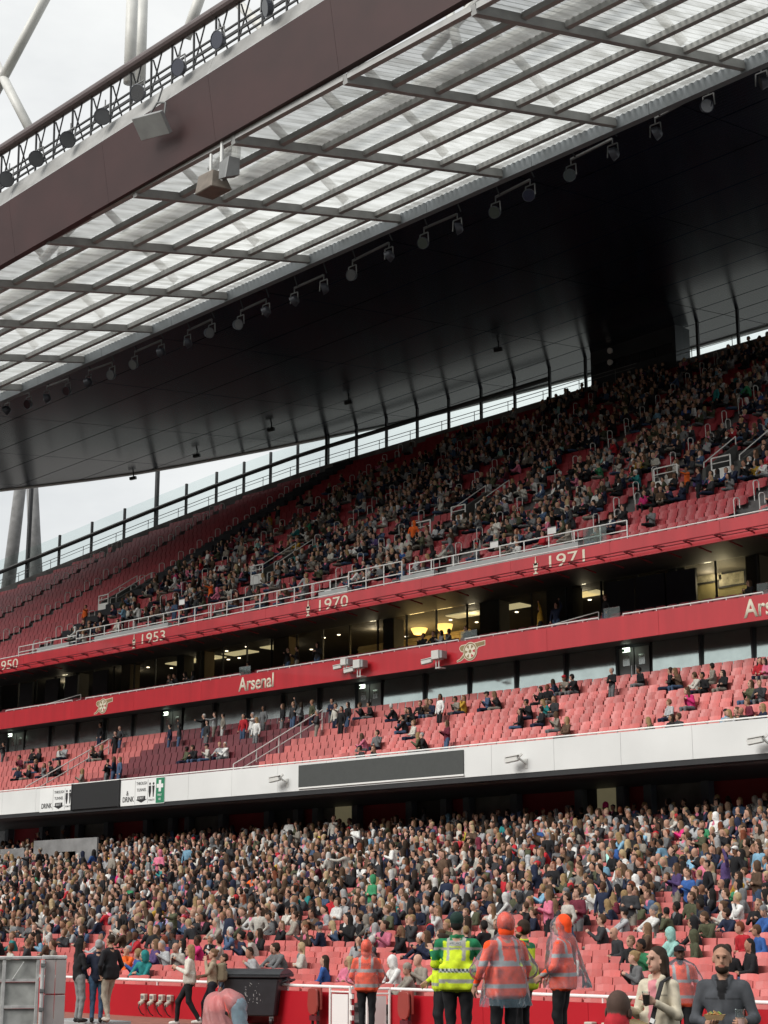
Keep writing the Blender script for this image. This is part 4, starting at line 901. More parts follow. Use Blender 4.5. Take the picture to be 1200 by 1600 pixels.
_g = t_.nodes.new('ShaderNodeNewGeometry'); _n = t_.nodes.new('ShaderNodeTexNoise'); _n.inputs['Scale'].default_value = .8; _n.inputs['Detail'].default_value = 6; _mp = t_.nodes.new('ShaderNodeMapping'); _mp.inputs['Scale'].default_value = (3.5, .5, 1)
_r = t_.nodes.new('ShaderNodeValToRGB'); _r.color_ramp.elements[0].position = .3; _r.color_ramp.elements[0].color = (.52, .52, .49, 1); _r.color_ramp.elements[1].position = .6; _r.color_ramp.elements[1].color = (.88, .89, .87, 1)
t_.links.new(_g.outputs['Position'], _mp.inputs[0]); t_.links.new(_mp.outputs[0], _n.inputs['Vector']); t_.links.new(_n.outputs['Fac'], _r.inputs[0]); t_.links.new(_r.outputs[0], _tl.inputs[0]); t_.links.new(_r.outputs[0], _tp.inputs[0])
_gl.inputs['Roughness'].default_value = .2; _m1.inputs[0].default_value = .55; t_.links.new(_tl.outputs[0], _m1.inputs[1]); t_.links.new(_tp.outputs[0], _m1.inputs[2]); _m2.inputs[0].default_value = .06; t_.links.new(_m1.outputs[0], _m2.inputs[1]); t_.links.new(_gl.outputs[0], _m2.inputs[2]); t_.links.new(_m2.outputs[0], _o.inputs[0])
sweep(OPP_ROOF[0], 'opposite_roof_sheet', m_poly, A0, A1); sweep(OPP_ROOF[1], 'opposite_roof_edge', m_grey, A0, A1)
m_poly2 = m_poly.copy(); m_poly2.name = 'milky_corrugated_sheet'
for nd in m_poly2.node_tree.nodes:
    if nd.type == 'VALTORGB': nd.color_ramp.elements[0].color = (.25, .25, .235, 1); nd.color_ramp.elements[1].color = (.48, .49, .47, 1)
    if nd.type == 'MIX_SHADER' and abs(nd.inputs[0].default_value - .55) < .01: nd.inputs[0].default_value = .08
for j in range(1, len(XC)):
    for i in range(len(PUR) - 1):
        Y0, Y1 = PUR[i] + .02, PUR[i + 1] - .02; b = MB(); nr = 22; vs = []
        for q in range(2 * nr + 1):
            f = q / (2 * nr)
            for Y in (Y0, Y1):
                X = cx(j, Y) + (cx(j - 1, Y) - cx(j, Y)) * f; vs.append((X, Y, zr1(X, Y) + .17 + (.045 if q % 2 else -.02)))
        o = b.add(vs, [(2 * q, 2 * q + 2, 2 * q + 3, 2 * q + 1) for q in range(2 * nr)]).build('roof_sheet', m_poly, rf); o.data.materials.append(m_poly2); o.data.polygons.foreach_set('material_index', np.arange(2 * nr, dtype=np.int32) % 2)
# inner edge girder in dark maroon, grey ledge, lattice and top tube
ed = thing('edge_girder', 'dark maroon girder along the inner roof edge with rail on top', 'girder')
m_mar = M('matt_maroon_girder_paint', (.042, .0145, .0145), .5, var=.2, scale=.5)
zb = lambda X: 31.45 + .056 * (X + 62.2); zt = lambda X: 34.0 + .068 * (X + 62.5); zg = lambda X: 34.95 + .062 * (X + 62.6); zp = lambda X: 37.15 + .048 * (X + 62.8)
for xa in np.arange(-82, -12, 7.0):
    xb = xa + 6.99
    MB().add([(xa, FY, zb(xa)), (xb, FY, zb(xb)), (xb, FY - .5, zt(xb)), (xa, FY - .5, zt(xa)), (xa, FY + .3, zb(xa)), (xb, FY + .3, zb(xb)), (xb, FY + .3, zt(xb)), (xa, FY + .3, zt(xa))], [(0, 1, 2, 3), (4, 7, 6, 5), (0, 4, 5, 1), (3, 2, 6, 7), (0, 3, 7, 4), (1, 5, 6, 2)]).build('girder_plate', m_mar, ed)
    MB().add([(xa, FY - .5, zt(xa) + .01), (xb, FY - .5, zt(xb) + .01), (xb, FY - .2, zg(xb)), (xa, FY - .2, zg(xa)), (xa, FY + .2, zg(xa)), (xb, FY + .2, zg(xb))], [(0, 1, 2, 3), (3, 2, 5, 4)]).build('ledge', M('weathered_grey_ledge', (.34, .34, .33), .42, .2, var=.3, scale=.7), ed)
    MB().tube((xa, FY - .2, zp(xa)), (xb, FY - .2, zp(xb)), .24, 12).build('top_tube', M('maroon_grey_tube', (.11, .085, .085), .45, var=.1), ed)
    for dz in (.3, .62, .95): MB().bar((xa, FY - .1, zg(xa) + dz), (xb, FY - .1, zg(xb) + dz), .07, .07 if dz != .62 else .12).build('lattice_rail', m_dark, ed)
    for q in range(5):
        X = xa + 1.4 * q; b = MB(); b.bar((X, FY - .1, zg(X) - .05), (X, FY - .15, zp(X)), .07, .07); b.bar((X, FY - .1, zg(X) + .2), (X + .7, FY - .15, zp(X) - .2), .05, .05); b.bar((X, FY + .5, zg(X) + .6), (X + .2, FY - .2, zp(X) - .35), .05, .05); b.build('lattice_strut', m_dark, ed)
# white truss tubes over the roof
tr = thing('roof_truss', 'white steel truss tubes standing above the roof', 'truss')
m_tube = M('white_truss_paint', (.6, .6, .57), .45, var=.08)
for (xa, ya, xb, yb, Y, r) in ((80, -20, -10, 150, 52, .32), (-6, 100, 48, 205, 52, .3), (208, -40, 202, 130, 54, .36), (224, -40, 219, 130, 60, .36), (318, -20, 290, 60, 50, .3), (310, -60, 560, 200, 60, .3)):
    a, za = atY(xa, ya, Y); b_, zb_ = atY(xb, yb, Y); MB().tube((a, Y, za), (b_, Y, zb_), r, 12).build('tube', m_tube, tr, smooth=True)
for j in range(0, 14):
    X = -35 - 6.35 * j; MB().tube((X, 45.5, zr1(X, 45.5) + 6.5), (X + (4 if j % 2 else -4), 42, zr1(X, 42) + .9), .2, 10).build('tube', m_tube, tr)
    MB().tube((X, 45.5, zr1(X, 45.5) + 6.5), (X + 2, 50.5, zr1(X, 50) + .9), .2, 10).build('tube', m_tube, tr)
MB().tube((-120, 45.5, zr1(-120, 45.5) + 6.5), (-30, 45.5, zr1(-30, 45.5) + 6.5), .35, 12).build('tube', m_tube, tr)
MB().tube((-120, 43.9, zr1(-120, 43.9) + 1.0), (-20, 43.9, zr1(-20, 43.9) + 1.0), .3, 12).build('tube', m_tube, tr)
# drum lamps under the gutter, and on the girder
m_drum = M('dark_blue_grey_lamp_drum', (.05, .055, .07), .45, .3, var=.1); m_lens = [M('dark_blue_lamp_lens', (.008, .012, .035), .12, spec=.9), M('grey_lamp_lens', (.07, .075, .08), .3, spec=.8), M('black_lamp_lens', (.006, .007, .01), .15, spec=.9)]
def drum(X, Y, z, r, yaw, tilt, lens, lab, grp, hang=.35):
    t = thing('spot_lamp', lab, 'lamp', (X, Y, z), 0, grp); R = Matrix.Rotation(yaw, 4, 'Z') @ Matrix.Rotation(tilt, 4, 'X'); me = []
    b = MB(); n = 18; prof = [(.5 * r, .34), (.8 * r, .26), (r, .06), (r * 1.03, 0.), (r * .94, -.005)]
    vs = [tuple(R @ Vector((q * math.cos(2 * math.pi * i / n), d, q * math.sin(2 * math.pi * i / n)))) for q, d in prof for i in range(n)]
    fs = [(j * n + i, j * n + (i + 1) % n, (j + 1) * n + (i + 1) % n, (j + 1) * n + i) for j in range(len(prof) - 1) for i in range(n)] + [tuple(range(n - 1, -1, -1))]
    b.add(vs, fs).build('drum', m_drum, t); l = MB(); l.add([tuple(R @ Vector((r * .94 * math.cos(2 * math.pi * i / n), .012, r * .94 * math.sin(2 * math.pi * i / n)))) for i in range(n)], [tuple(range(n))]); l.build('lens', m_lens[lens], t)
    q = MB(); q.bar((-r, .12, 0), (-r * .9, .12, hang + r * .6), .03, .05); q.bar((r, .12, 0), (r * .9, .12, hang + r * .6), .03, .05); q.bar((-r * .9, .12, hang + r * .6), (r * .9, .12, hang + r * .6), .05, .04); q.tube((0, .12, hang + r * .6), (0, .12, hang + r * .6 + .3), .03, 6); q.build('yoke', m_grey, t)
LP = [(1188, 130), (1105, 165), (1022, 210), (955, 242), (890, 274), (826, 305), (772, 332), (712, 358), (660, 380), (605, 402), (548, 430), (503, 452), (457, 472), (413, 489), (373, 507), (328, 520), (290, 537), (249, 552), (207, 570), (172, 586), (135, 599), (103, 611), (70, 623), (42, 632), (8, 642)]
ORD = ['first', 'second', 'third', 'fourth', 'fifth', 'sixth', 'seventh', 'eighth', 'ninth', 'tenth', 'eleventh', 'twelfth', 'thirteenth', 'fourteenth', 'fifteenth', 'sixteenth', 'seventeenth', 'eighteenth', 'nineteenth', 'twentieth', 'twenty-first', 'twenty-second', 'twenty-third', 'twenty-fourth', 'twenty-fifth']
_rr = random.Random(4)
LX = []
for i, (px, py) in enumerate(LP):
    X, z = atY(px, py, 54.25); LX.append((X, z)); drum(X, 54.25, z, .29, _rr.choice([-1.3, -.9, .5, 1.0, 1.5, .2]), _rr.uniform(.2, .5), _rr.choice([0, 1, 2, 1]), f'round lamp hanging under the roof gutter, {ORD[i]} from the right', 'lamps under the roof gutter')
for i in range(1, len(LX) - 1, 2):
    (xa, za), (xb, zb_) = LX[i], LX[i + 1]; lb = thing('lamp_bar', f'grey mounting bar carrying the {ORD[i]} and {ORD[i + 1]} gutter lamps from the right', 'mounting bar', group='lamp mounting bars')
    MB().bar((xa, 54.37, za + .8), (xb, 54.37, zb_ + .8), .09, .09).build('bar', m_grey, lb)
    for X, z in ((xa, za), (xb, zb_)): MB().bar((X + .3, 54.3, z + .8), (X + .3, 54.0, zr1(X, GY) - .1), .05, .05).build('hanger', m_dark, lb)
for i, (px, py) in enumerate([(10, 280), (57, 248), (106, 218), (160, 182), (214, 145), (277, 105), (338, 62), (413, 12)]):
    X, z = atY(px, py, 37.6); drum(X, 37.6, z, .36, [1.2, 1.3, 1.3, .9, .3, .1, .0, -.4][i], .25, [1, 1, 1, 1, 2, 0, 0, 1][i], f'round lamp on the maroon roof girder, {ORD[i]} from the left', 'lamps on the roof girder', .3)
# flat white loudspeaker and twin brown floodlight on the girder
X, z = atY(237, 195, 37.4); t = thing('loudspeaker', 'flat white loudspeaker panel hung on the maroon girder', 'loudspeaker', (X, 37.4, z))
b = MB(); b.box(-.85, .85, -.1, .1, -.5, .45); o = b.build('cabinet', M('dusty_grey_cabinet', (.3, .31, .31), .55, var=.12), t, bevel=.02); o.rotation_euler = (.75, .12, .1)
b = MB(); b.path([(-.5, .1, .45), (.2, .1, .95), (.75, .1, .75), (.8, 0, .1)], .04, 6); b.bar((.2, .1, .9), (.25, .3, 1.7), .06, .06); b.build('yoke', m_grey, t)
X, z = atY(338, 280, 38.6); t = thing('floodlight', 'twin brown floodlight housing hung below the maroon girder', 'floodlight', (X, 38.6, z)); t.scale = (1.2, 1.2, 1.2)
m_brn = M('brown_grey_housing', (.17, .145, .12), .55, .1, var=.2, scale=3)
b = MB(); b.add([(-.75, -.3, -.42), (.35, -.5, -.5), (.5, .3, -.45), (-.7, .45, -.38), (-.7, -.2, .28), (.1, -.25, .25), (.15, .2, .28), (-.65, .3, .3)], [(0, 3, 2, 1), (4, 5, 6, 7), (0, 1, 5, 4), (1, 2, 6, 5), (2, 3, 7, 6), (3, 0, 4, 7)]); b.build('housing', m_brn, t, bevel=.03)
b = MB(); b.add([(.35, -.2, -.2), (.8, -.3, -.3), (.95, .2, -.1), (.5, .35, .0), (.3, -.15, .45), (.85, -.2, .5), (.95, .2, .5), (.4, .3, .5)], [(0, 3, 2, 1), (4, 5, 6, 7), (0, 1, 5, 4), (1, 2, 6, 5), (2, 3, 7, 6), (3, 0, 4, 7)]); b.build('reflector_door', m_grey, t, bevel=.02)
b = MB(); b.tube((-.3, 0, .2), (-.3, 0, 1.0), .05, 8); b.tube((.25, 0, -.3), (.25, 0, 1.3), .06, 8); b.build('hanger', m_lgrey, t)
# small cameras on the ceiling near the rim
for i, (px, py) in enumerate(((209, 732), (308, 708), (424, 680), (545, 640), (780, 598))):
    X, z = atY(px, py, 76); zc = zr(X, 76); t = thing('ceiling_camera', f'small dark camera under the roof ceiling, {ORD[i]} from the left', 'camera', (X, 76, zc), group='cameras under the ceiling')
    MB().tube((0, 0, 0), (0, 0, -.35), .05, 6).build('stem', m_dark, t); MB().bar((-.3, -.1, -.45), (.2, .1, -.4), .22, .22).build('housing', m_dark, t)
# cctv boxes on the fronts
m_cam = M('white_camera_housing', (.66, .66, .63), .4, var=.05)
def cctv(px, py, Y, lab, flip=1, box=True, s=1.):
    X, z = atY(px, py, Y - .4); t = thing('security_camera', lab, 'camera', (X, Y - .4, z), group='security cameras on the balcony fronts')
    if box:
        MB().box(.15 * s, .62 * s, -.2, .2, -.12 * s, .3 * s).build('junction_box', m_cam, t, bevel=.02); MB().box(.64 * s, .8 * s, -.16, .22, -.1 * s, .26 * s).build('junction_box', m_ledge, t, bevel=.02)
        b = MB(); b.tube((.3 * s, 0, -.12 * s), (.3 * s, 0, -.55 * s), .03, 6); b.tube((.48 * s, 0, -.12 * s), (.48 * s, 0, -.55 * s), .03, 6); b.bar((.4 * s, 0, -.5 * s), (.4 * s, .38, -.5 * s), .3 * s, .05); b.build('bracket', m_cam, t)
    b = MB(); b.bar((.05 * s, 0, -.12 * s), (-.5 * s, -.12, -.2 * s), .2, .2); b.build('camera_body', m_cam, t, bevel=.02); b = MB(); b.bar((.1 * s, 0, .0), (-.48 * s, -.12, -.07 * s), .26, .03); b.bar((.05 * s, 0, -.1 * s), (.2 * s, .05, .05), .08, .08)
    if not box: b.bar((.05, .0, -.1), (.12, .38, -.3), .06, .06); b.bar((.12, .38, -.12), (.12, .39, -.5), .14, .02)
    b.build('sunshield', m_cam, t)
cctv(552, 1042, 57.2, 'left security camera with white boxes on the middle red front'); cctv(533, 1038, 57.2, 'security camera box at the far left of the pair on the middle red front', s=.8); cctv(674, 1028, 57.2, 'lone security camera beside the right cannon emblem')
cctv(808, 1180, 51, 'small camera on the white front right of the long grey screen', box=False); cctv(436, 1212, 51, 'small camera on the white front left of the long grey screen', box=False); cctv(1190, 1150, 51, 'small camera on the white front at the right edge', box=False)
# stair rails in the middle tier
hr = thing('stair_rail', 'white sloping handrail pair beside the burgundy seats of the middle tier', 'handrail')
a, _z = atY(365, 1190, 51.8); c_, _z = atY(512, 1120, 57.)
for dz in (.5, .95):
    MB().tube((a, 51.8, 8.7 + dz), (a + .6, 57.0, 11.7 + dz), .03, 8).build('rail', m_rail, hr)
for i in range(5): f = i / 4; MB().tube((a + .6 * f, 51.8 + 5.2 * f, 8.6 + 3 * f), (a + .6 * f, 51.8 + 5.2 * f, 9.65 + 3 * f), .03, 8).build('post', m_rail, hr)
hr = thing('stair_rail', 'white sloping handrail at the left of the burgundy seats', 'handrail'); a, _z = atY(40, 1240, 51.8)
for dz in (.5, .95): MB().tube((a, 51.8, 8.6 + dz), (a + .3, 57.0, 11.6 + dz), .03, 8).build('rail', m_rail, hr)
for i in range(5): f = i / 4; MB().tube((a + .3 * f, 51.8 + 5.2 * f, 8.6 + 3 * f), (a + .3 * f, 51.8 + 5.2 * f, 9.55 + 3 * f), .03, 8).build('post', m_rail, hr)
sc_ = thing('seat_cover', 'black cloth covering the seats beside the aisle at the left of the upper tier', 'seat cover')
for k in range(2, UPN - 4):
    if upY(k) + .9 < rimY(-85.4): MB().box(-86.1, -84.3, upY(k) + .28, upY(k) + .78, upZ(k) + .25, upZ(k) + .9).build('cloth_fold', M('black_cover_cloth', (.012, .013, .017), .8, bump=.3, bscale=6), sc_, bevel=.05)
CLUB_BURG = (atY(120, 1200, 52)[0], atY(425, 1160, 54)[0])

# ================================================================== people in the seats
TIER = {'low': (LOWN, lowY, lowZ), 'club': (CLUBN, clubY, clubZ), 'up': (UPN, upY, upZ)}
def spot(px, py, tier, sit=True):
    """row and place whose occupant has the head at this point of the view"""
    n, fy, fz = TIER[tier]; hz = 1.24 if sit else 1.64; best = None
    for k in range(n):
        Y = fy(k) + .45; X, z = atY(px, py, Y); e = abs(z - (fz(k) + hz))
        if best is None or e < best[0]: best = (e, k, X, Y, fz(k))
    return best[1:]
TAKEN = {'low': set(), 'club': set(), 'up': set()}
SINGLE = []           # people built one by one
MASS = []             # everyone else
prng = random.Random(21)
def seatkey(tier, k, X): return (k, round(X / .5))
def put(px, py, tier, top, hair='brown', style='short', sit=True, note='', legs=None, yaw=None, hat=None, skin=None, pose=None, shirt=None):
    k, X, Y, z = spot(px, py, tier, sit)
    p = pick_person(prng, sit); p.update(top=top, hair=hair, style=style)
    pool = (SIT if sit else STAND).get(style) or (SIT if sit else STAND)['short']
    if pose: pool = [i for i, s in enumerate(SPECS) if s['sit'] == sit and s['pose'] == pose] or pool
    p['tpl'] = prng.choice(pool); p['style'] = SPECS[p['tpl']]['style']
    if legs: p['legs'] = legs
    if hat: p['hat'] = hat
    if skin is not None: p['skin'] = SKINS[skin]
    p['shirt'] = shirt or top; p['j'] = prng.uniform(.85, 1.15)
    if prng.random() < .5 and hair not in ('black',) and p['skin'] in SKINS[-3:]: p['skin'] = SKINS[0]
    SINGLE.append(dict(X=X, Y=Y - (0 if sit else .12), z=z, yaw=prng.gauss(-.35, .35) if yaw is None else yaw, p=p, s=prng.uniform(.96, 1.04), tier=tier, k=k, note=note, px=px, py=py))
    for d in (-1, 0, 1): TAKEN[tier].add((k, round((X + d * .25) / .5)))
# --- middle tier, left to right
C = 'club'
for a in [(8, 1162, 'charcoal', 'black', 'short', False, 'in the aisle'), (33, 1180, 'burgundy', 'black', 'short', True, ''), (28, 1197, 'navy', 'dark brown', 'long', True, ''), (44, 1199, 'black', 'blonde', 'long', True, ''), (51, 1175, 'black', 'dark brown', 'short', True, ''), (60, 1172, 'black', 'brown', 'long', True, ''),
          (57, 1192, 'black', 'blonde', 'pony', True, ''), (69, 1198, 'grey', 'brown', 'long', True, ''), (82, 1197, 'black', 'black', 'short', True, ''), (92, 1196, 'black', 'dark brown', 'long', True, ''), (95, 1168, 'white', 'brown', 'short', True, ''), (102, 1167, 'pale grey', 'dark brown', 'short', True, ''),
          (149, 1167, 'black', 'brown', 'long', True, ''), (158, 1167, 'black', 'blonde', 'long', True, ''), (159, 1137, 'black', 'dark brown', 'short', False, 'standing with white collar'), (183, 1147, 'black', 'black', 'short', False, 'standing in the stair'), (190, 1136, 'charcoal', 'black', 'crop', False, 'standing behind another in the stair'),
          (171, 1190, 'black', 'dark brown', 'short', False, 'standing at the rail'), (181, 1187, 'navy', 'brown', 'long', False, 'standing at the rail'), (190, 1187, 'denim', 'light brown', 'long', False, 'standing at the rail'), (128, 1203, 'beige', 'blonde', 'long', True, ''),
          (268, 1136, 'navy', 'yellow', 'beanie', False, 'with yellow hat'), (283, 1130, 'charcoal', 'black', 'short', False, 'suit and dark hat'), (321, 1120, 'black', 'white', 'bald', False, 'in long coat'), (326, 1130, 'charcoal', 'black', 'long', False, ''), (338, 1121, 'pale grey', 'dark brown', 'short', False, 'with rucksack'),
          (351, 1118, 'beige', 'black', 'short', False, 'in white trousers'), (383, 1119, 'red', 'black', 'long', False, 'looking at a phone'), (397, 1120, 'white', 'grey', 'short', False, ''), (403, 1130, 'white', 'blonde', 'long', False, ''), (414, 1112, 'grey', 'black', 'long', False, ''),
          (292, 1173, 'olive', 'black', 'short', True, ''), (306, 1168, 'black', 'dark brown', 'short', True, ''), (325, 1162, 'cream', 'dark brown', 'cap', True, ''), (344, 1162, 'pale grey', 'pale blonde', 'short', True, ''), (354, 1161, 'white', 'white', 'short', True, ''),
          (444, 1105, 'black', 'brown', 'long', False, 'with red scarf'), (461, 1102, 'charcoal', 'light brown', 'long', False, 'raising one arm'), (473, 1100, 'grey', 'dark brown', 'long', False, 'in pale skirt'), (490, 1094, 'olive', 'light brown', 'crop', False, ''), (498, 1110, 'charcoal', 'grey', 'bald', False, 'in the stair'),
          (521, 1096, 'navy', 'dark brown', 'short', False, 'with lanyard'), (527, 1098, 'cream', 'black', 'short', False, 'arm stretched out'), (536, 1112, 'black', 'black', 'long', False, 'with crossed strap'), (546, 1098, 'black', 'black', 'long', False, 'facing the glass'), (566, 1096, 'black', 'brown', 'short', True, ''), (580, 1098, 'black', 'black', 'short', True, ''),
          (572, 1150, 'pink', 'brown', 'long', True, ''), (590, 1149, 'grey', 'dark brown', 'short', True, ''), (568, 1166, 'charcoal', 'dark brown', 'cap', True, ''), (583, 1168, 'black', 'light brown', 'long', True, ''), (618, 1105, 'black', 'white', 'short', True, ''), (636, 1106, 'charcoal', 'dark brown', 'short', True, ''), (646, 1108, 'black', 'black', 'long', True, ''),
          (633, 1122, 'black', 'black', 'short', True, ''), (645, 1125, 'cream', 'light brown', 'short', True, ''), (657, 1094, 'black', 'dark brown', 'short', True, ''), (667, 1097, 'brown', 'light brown', 'long', True, ''), (675, 1100, 'navy', 'brown', 'short', True, ''), (690, 1088, 'white', 'dark brown', 'long', False, 'in stripes'),
          (715, 1088, 'beige', 'dark brown', 'short', True, ''), (724, 1090, 'mustard', 'light brown', 'long', True, ''), (763, 1082, 'denim', 'black', 'cap', True, ''), (779, 1081, 'black', 'light brown', 'long', True, ''), (655, 1152, 'olive', 'blonde', 'long', True, ''), (664, 1151, 'black', 'grey', 'crop', True, ''),
          (701, 1135, 'burgundy', 'brown', 'long', False, 'holding a long burgundy banner'), (812, 1105, 'black', 'black', 'long', True, ''), (828, 1099, 'black', 'dark brown', 'cap', True, ''), (846, 1101, 'black', 'black', 'short', True, ''), (855, 1095, 'teal', 'blonde', 'long', True, ''), (866, 1096, 'charcoal', 'brown', 'long', True, ''),
          (845, 1072, 'black', 'dark brown', 'short', True, ''), (858, 1071, 'black', 'auburn', 'short', True, ''), (870, 1063, 'navy', 'dark brown', 'long', True, ''), (881, 1061, 'beige', 'brown', 'cap', True, ''), (899, 1057, 'black', 'black', 'short', True, ''), (870, 1117, 'beige', 'brown', 'long', True, ''), (883, 1122, 'brown', 'blonde', 'long', True, ''),
          (958, 1049, 'black', 'grey', 'short', False, 'dark suit and tie'), (1002, 1047, 'black', 'black', 'short', True, ''), (1047, 1050, 'black', 'dark brown', 'short', True, ''), (1062, 1052, 'brown', 'light brown', 'long', True, ''), (1080, 1075, 'hot pink', 'brown', 'long', True, ''), (1046, 1090, 'pale grey', 'light brown', 'short', True, ''),
          (1092, 1057, 'cream', 'brown', 'short', True, ''), (1099, 1055, 'black', 'black', 'short', True, ''), (1113, 1044, 'beige', 'black', 'short', True, ''), (1130, 1045, 'black', 'black', 'long', True, ''), (1021, 1125, 'brown', 'blonde', 'long', True, ''), (1045, 1122, 'black', 'dark brown', 'long', True, ''), (1057, 1121, 'charcoal', 'brown', 'short', True, ''),
          (1134, 1108, 'light blue', 'black', 'cap', True, ''), (1142, 1114, 'pale grey', 'blonde', 'long', True, ''), (1150, 1104, 'brown', 'brown', 'short', True, ''), (1160, 1112, 'black', 'grey', 'bald', True, ''), (1173, 1100, 'burgundy', 'light brown', 'short', True, ''), (1190, 1102, 'navy', 'blonde', 'long', True, ''), (1170, 1075, 'olive', 'brown', 'long', True, ''), (1189, 1072, 'charcoal', 'brown', 'short', True, ''), (1185, 1035, 'red', 'black', 'long', True, ''), (1196, 1033, 'pink', 'dark brown', 'long', True, '')]:
    ha = a[3] if a[3] in HAIRC else 'black'
    put(a[0], a[1], C, a[2], ha, a[4], a[5], a[6], hat='yellow' if a[3] == 'yellow' else 'red' if a[0] == 881 else 'black', pose={461: 'up', 527: 'point'}.get(a[0]), legs='white' if a[0] == 351 else None, shirt='white' if a[0] in (958, 159, 283, 8) else None, yaw=-.2 if a[0] == 958 else None)
# --- upper tier stewards in orange, and a few who stand out
for a in [(648, 818, 'orange', 'orange', 'hood', False, 'steward in orange hooded coat behind a white gate'), (1075, 735, 'orange', 'black', 'short', False, 'steward in orange vest'), (1093, 738, 'navy', 'dark brown', 'short', False, 'person in long dark coat beside the right steward'), (136, 948, 'orange', 'black', 'short', False, 'steward in orange at the far left entrance'), (332, 912, 'orange', 'brown', 'short', False, 'steward in orange and yellow left of centre'),
          (295, 935, 'navy', 'dark brown', 'short', False, 'person standing behind the rail'), (1120, 605, 'teal', 'brown', 'long', False, 'person in teal near the back'), (1006, 772, 'hot pink', 'dark brown', 'long', True, 'person in pink'), (997, 740, 'teal', 'white', 'cap', True, 'person in white cap and teal')]:
    put(a[0], a[1], 'up', a[2], a[3] if a[3] in HAIRC else 'black', a[4], a[5], a[6], hat='white', legs='black', shirt='black')
# --- lower tier: those who stand out among the nearer rows
Lw = 'low'
for a in [(505, 1497, 'blue', 'dark brown', 'long', True), (537, 1497, 'pink', 'pale blonde', 'long', True), (598, 1495, 'black', 'grey', 'bald', True), (622, 1497, 'white', 'brown', 'hood', True), (640, 1506, 'beige', 'brown', 'beanie', True), (662, 1505, 'beige', 'brown', 'bald', True), (625, 1460, 'black', 'light brown', 'long', True), (652, 1462, 'navy', 'black', 'beanie', True), (665, 1468, 'navy', 'brown', 'long', True),
          (402, 1483, 'pale grey', 'dark brown', 'bucket', True), (428, 1482, 'grey', 'dark brown', 'short', True), (444, 1481, 'grey', 'dark brown', 'short', True), (266, 1478, 'pale grey', 'grey', 'short', True), (282, 1480, 'cream', 'grey', 'bald', True), (312, 1470, 'hot pink', 'dark brown', 'short', True), (240, 1477, 'purple', 'light brown', 'long', True), (215, 1490, 'blue', 'blonde', 'short', True), (224, 1490, 'teal', 'black', 'hood', True), (197, 1480, 'orange', 'grey', 'crop', True),
          (968, 1455, 'charcoal', 'brown', 'bald', True), (985, 1468, 'black', 'light brown', 'short', True), (1005, 1475, 'green', 'black', 'short', True), (1052, 1460, 'mint', 'dark brown', 'hood', True), (1087, 1460, 'olive', 'brown', 'hood', True), (1143, 1475, 'black', 'dark brown', 'pony', True), (1170, 1482, 'black', 'black', 'long', True), (1165, 1450, 'red', 'auburn', 'short', True), (1190, 1453, 'blue', 'brown', 'short', True), (1110, 1425, 'olive', 'brown', 'short', True), (1140, 1420, 'navy', 'dark brown', 'short', True), (1086, 1440, 'black', 'black', 'hood', True), (1102, 1408, 'charcoal', 'black', 'short', True), (1130, 1408, 'cream', 'brown', 'bun', True),
          (1038, 1415, 'black', 'blonde', 'long', True), (1015, 1422, 'white', 'white', 'beanie', True), (1007, 1448, 'brown', 'light brown', 'long', True), (835, 1480, 'green', 'dark brown', 'short', True), (818, 1475, 'navy', 'dark brown', 'cap', True), (1178, 1412, 'black', 'light brown', 'long', True), (1196, 1422, 'blue', 'navy', 'beanie', True),
          (275, 1420, 'olive', 'dark brown', 'short', False), (252, 1335, 'pink', 'brown', 'hood', False), (585, 1375, 'green', 'blonde', 'hood', False), (616, 1325, 'white', 'dark brown', 'short', False), (890, 1405, 'cream', 'dark brown', 'short', False), (906, 1400, 'burgundy', 'brown', 'short', False), (946, 1385, 'navy', 'brown', 'short', False), (988, 1385, 'charcoal', 'dark brown', 'short', False), (860, 1395, 'pink', 'light brown', 'long', False), (1060, 1355, 'purple', 'brown', 'long', False), (1078, 1360, 'blue', 'brown', 'short', False), (1108, 1355, 'black', 'black', 'crop', False), (1135, 1335, 'purple', 'black', 'short', False), (1152, 1330, 'black', 'black', 'cap', False), (1188, 1320, 'light blue', 'dark brown', 'long', False), (1185, 1355, 'brown', 'brown', 'hood', False), (925, 1388, 'white', 'pale blonde', 'long', True)]:
    put(a[0], a[1], Lw, a[2], a[3] if a[3] in HAIRC else 'black', a[4], a[5])
# --- lounge terrace
for px, py, c, st, sit in ((388, 1028, 'black', 'short', True), (295, 1052, 'black', 'long', True), (268, 1055, 'grey', 'long', True), (278, 1056, 'black', 'short', True), (300, 1050, 'charcoal', 'long', True), (450, 1000, 'black', 'short', False), (464, 998, 'black', 'short', False), (496, 990, 'charcoal', 'long', False), (677, 984, 'black', 'short', True), (689, 983, 'pale grey', 'long', True), (701, 979, 'grey', 'short', True), (661, 990, 'black', 'short', True), (733, 975, 'black', 'short', True), (843, 942, 'mustard', 'short', False), (868, 932, 'navy', 'short', False), (1170, 905, 'black', 'long', True), (945, 925, 'black', 'short', False)):
    hz = 1.24 if sit else 1.64; opts = [(57.95, 14.43), (58.9, 14.78), (60.4, 14.78)]; best = min(opts, key=lambda o: abs(atY(px, py, o[0])[1] - o[1] - hz)); X = atY(px, py, best[0])[0]
    p = pick_person(prng, sit); p.update(top=c, style=st, tpl=prng.choice((SIT if sit else STAND)[st]), hair=prng.choice(['black', 'dark brown', 'brown']), shirt=c); p['skin'] = SKINS[prng.randrange(5)]
    SINGLE.append(dict(X=X, Y=best[0], z=best[1], yaw=prng.gauss(-.2, .3), p=p, s=1, tier='lounge', k=0, note='', px=px, py=py))

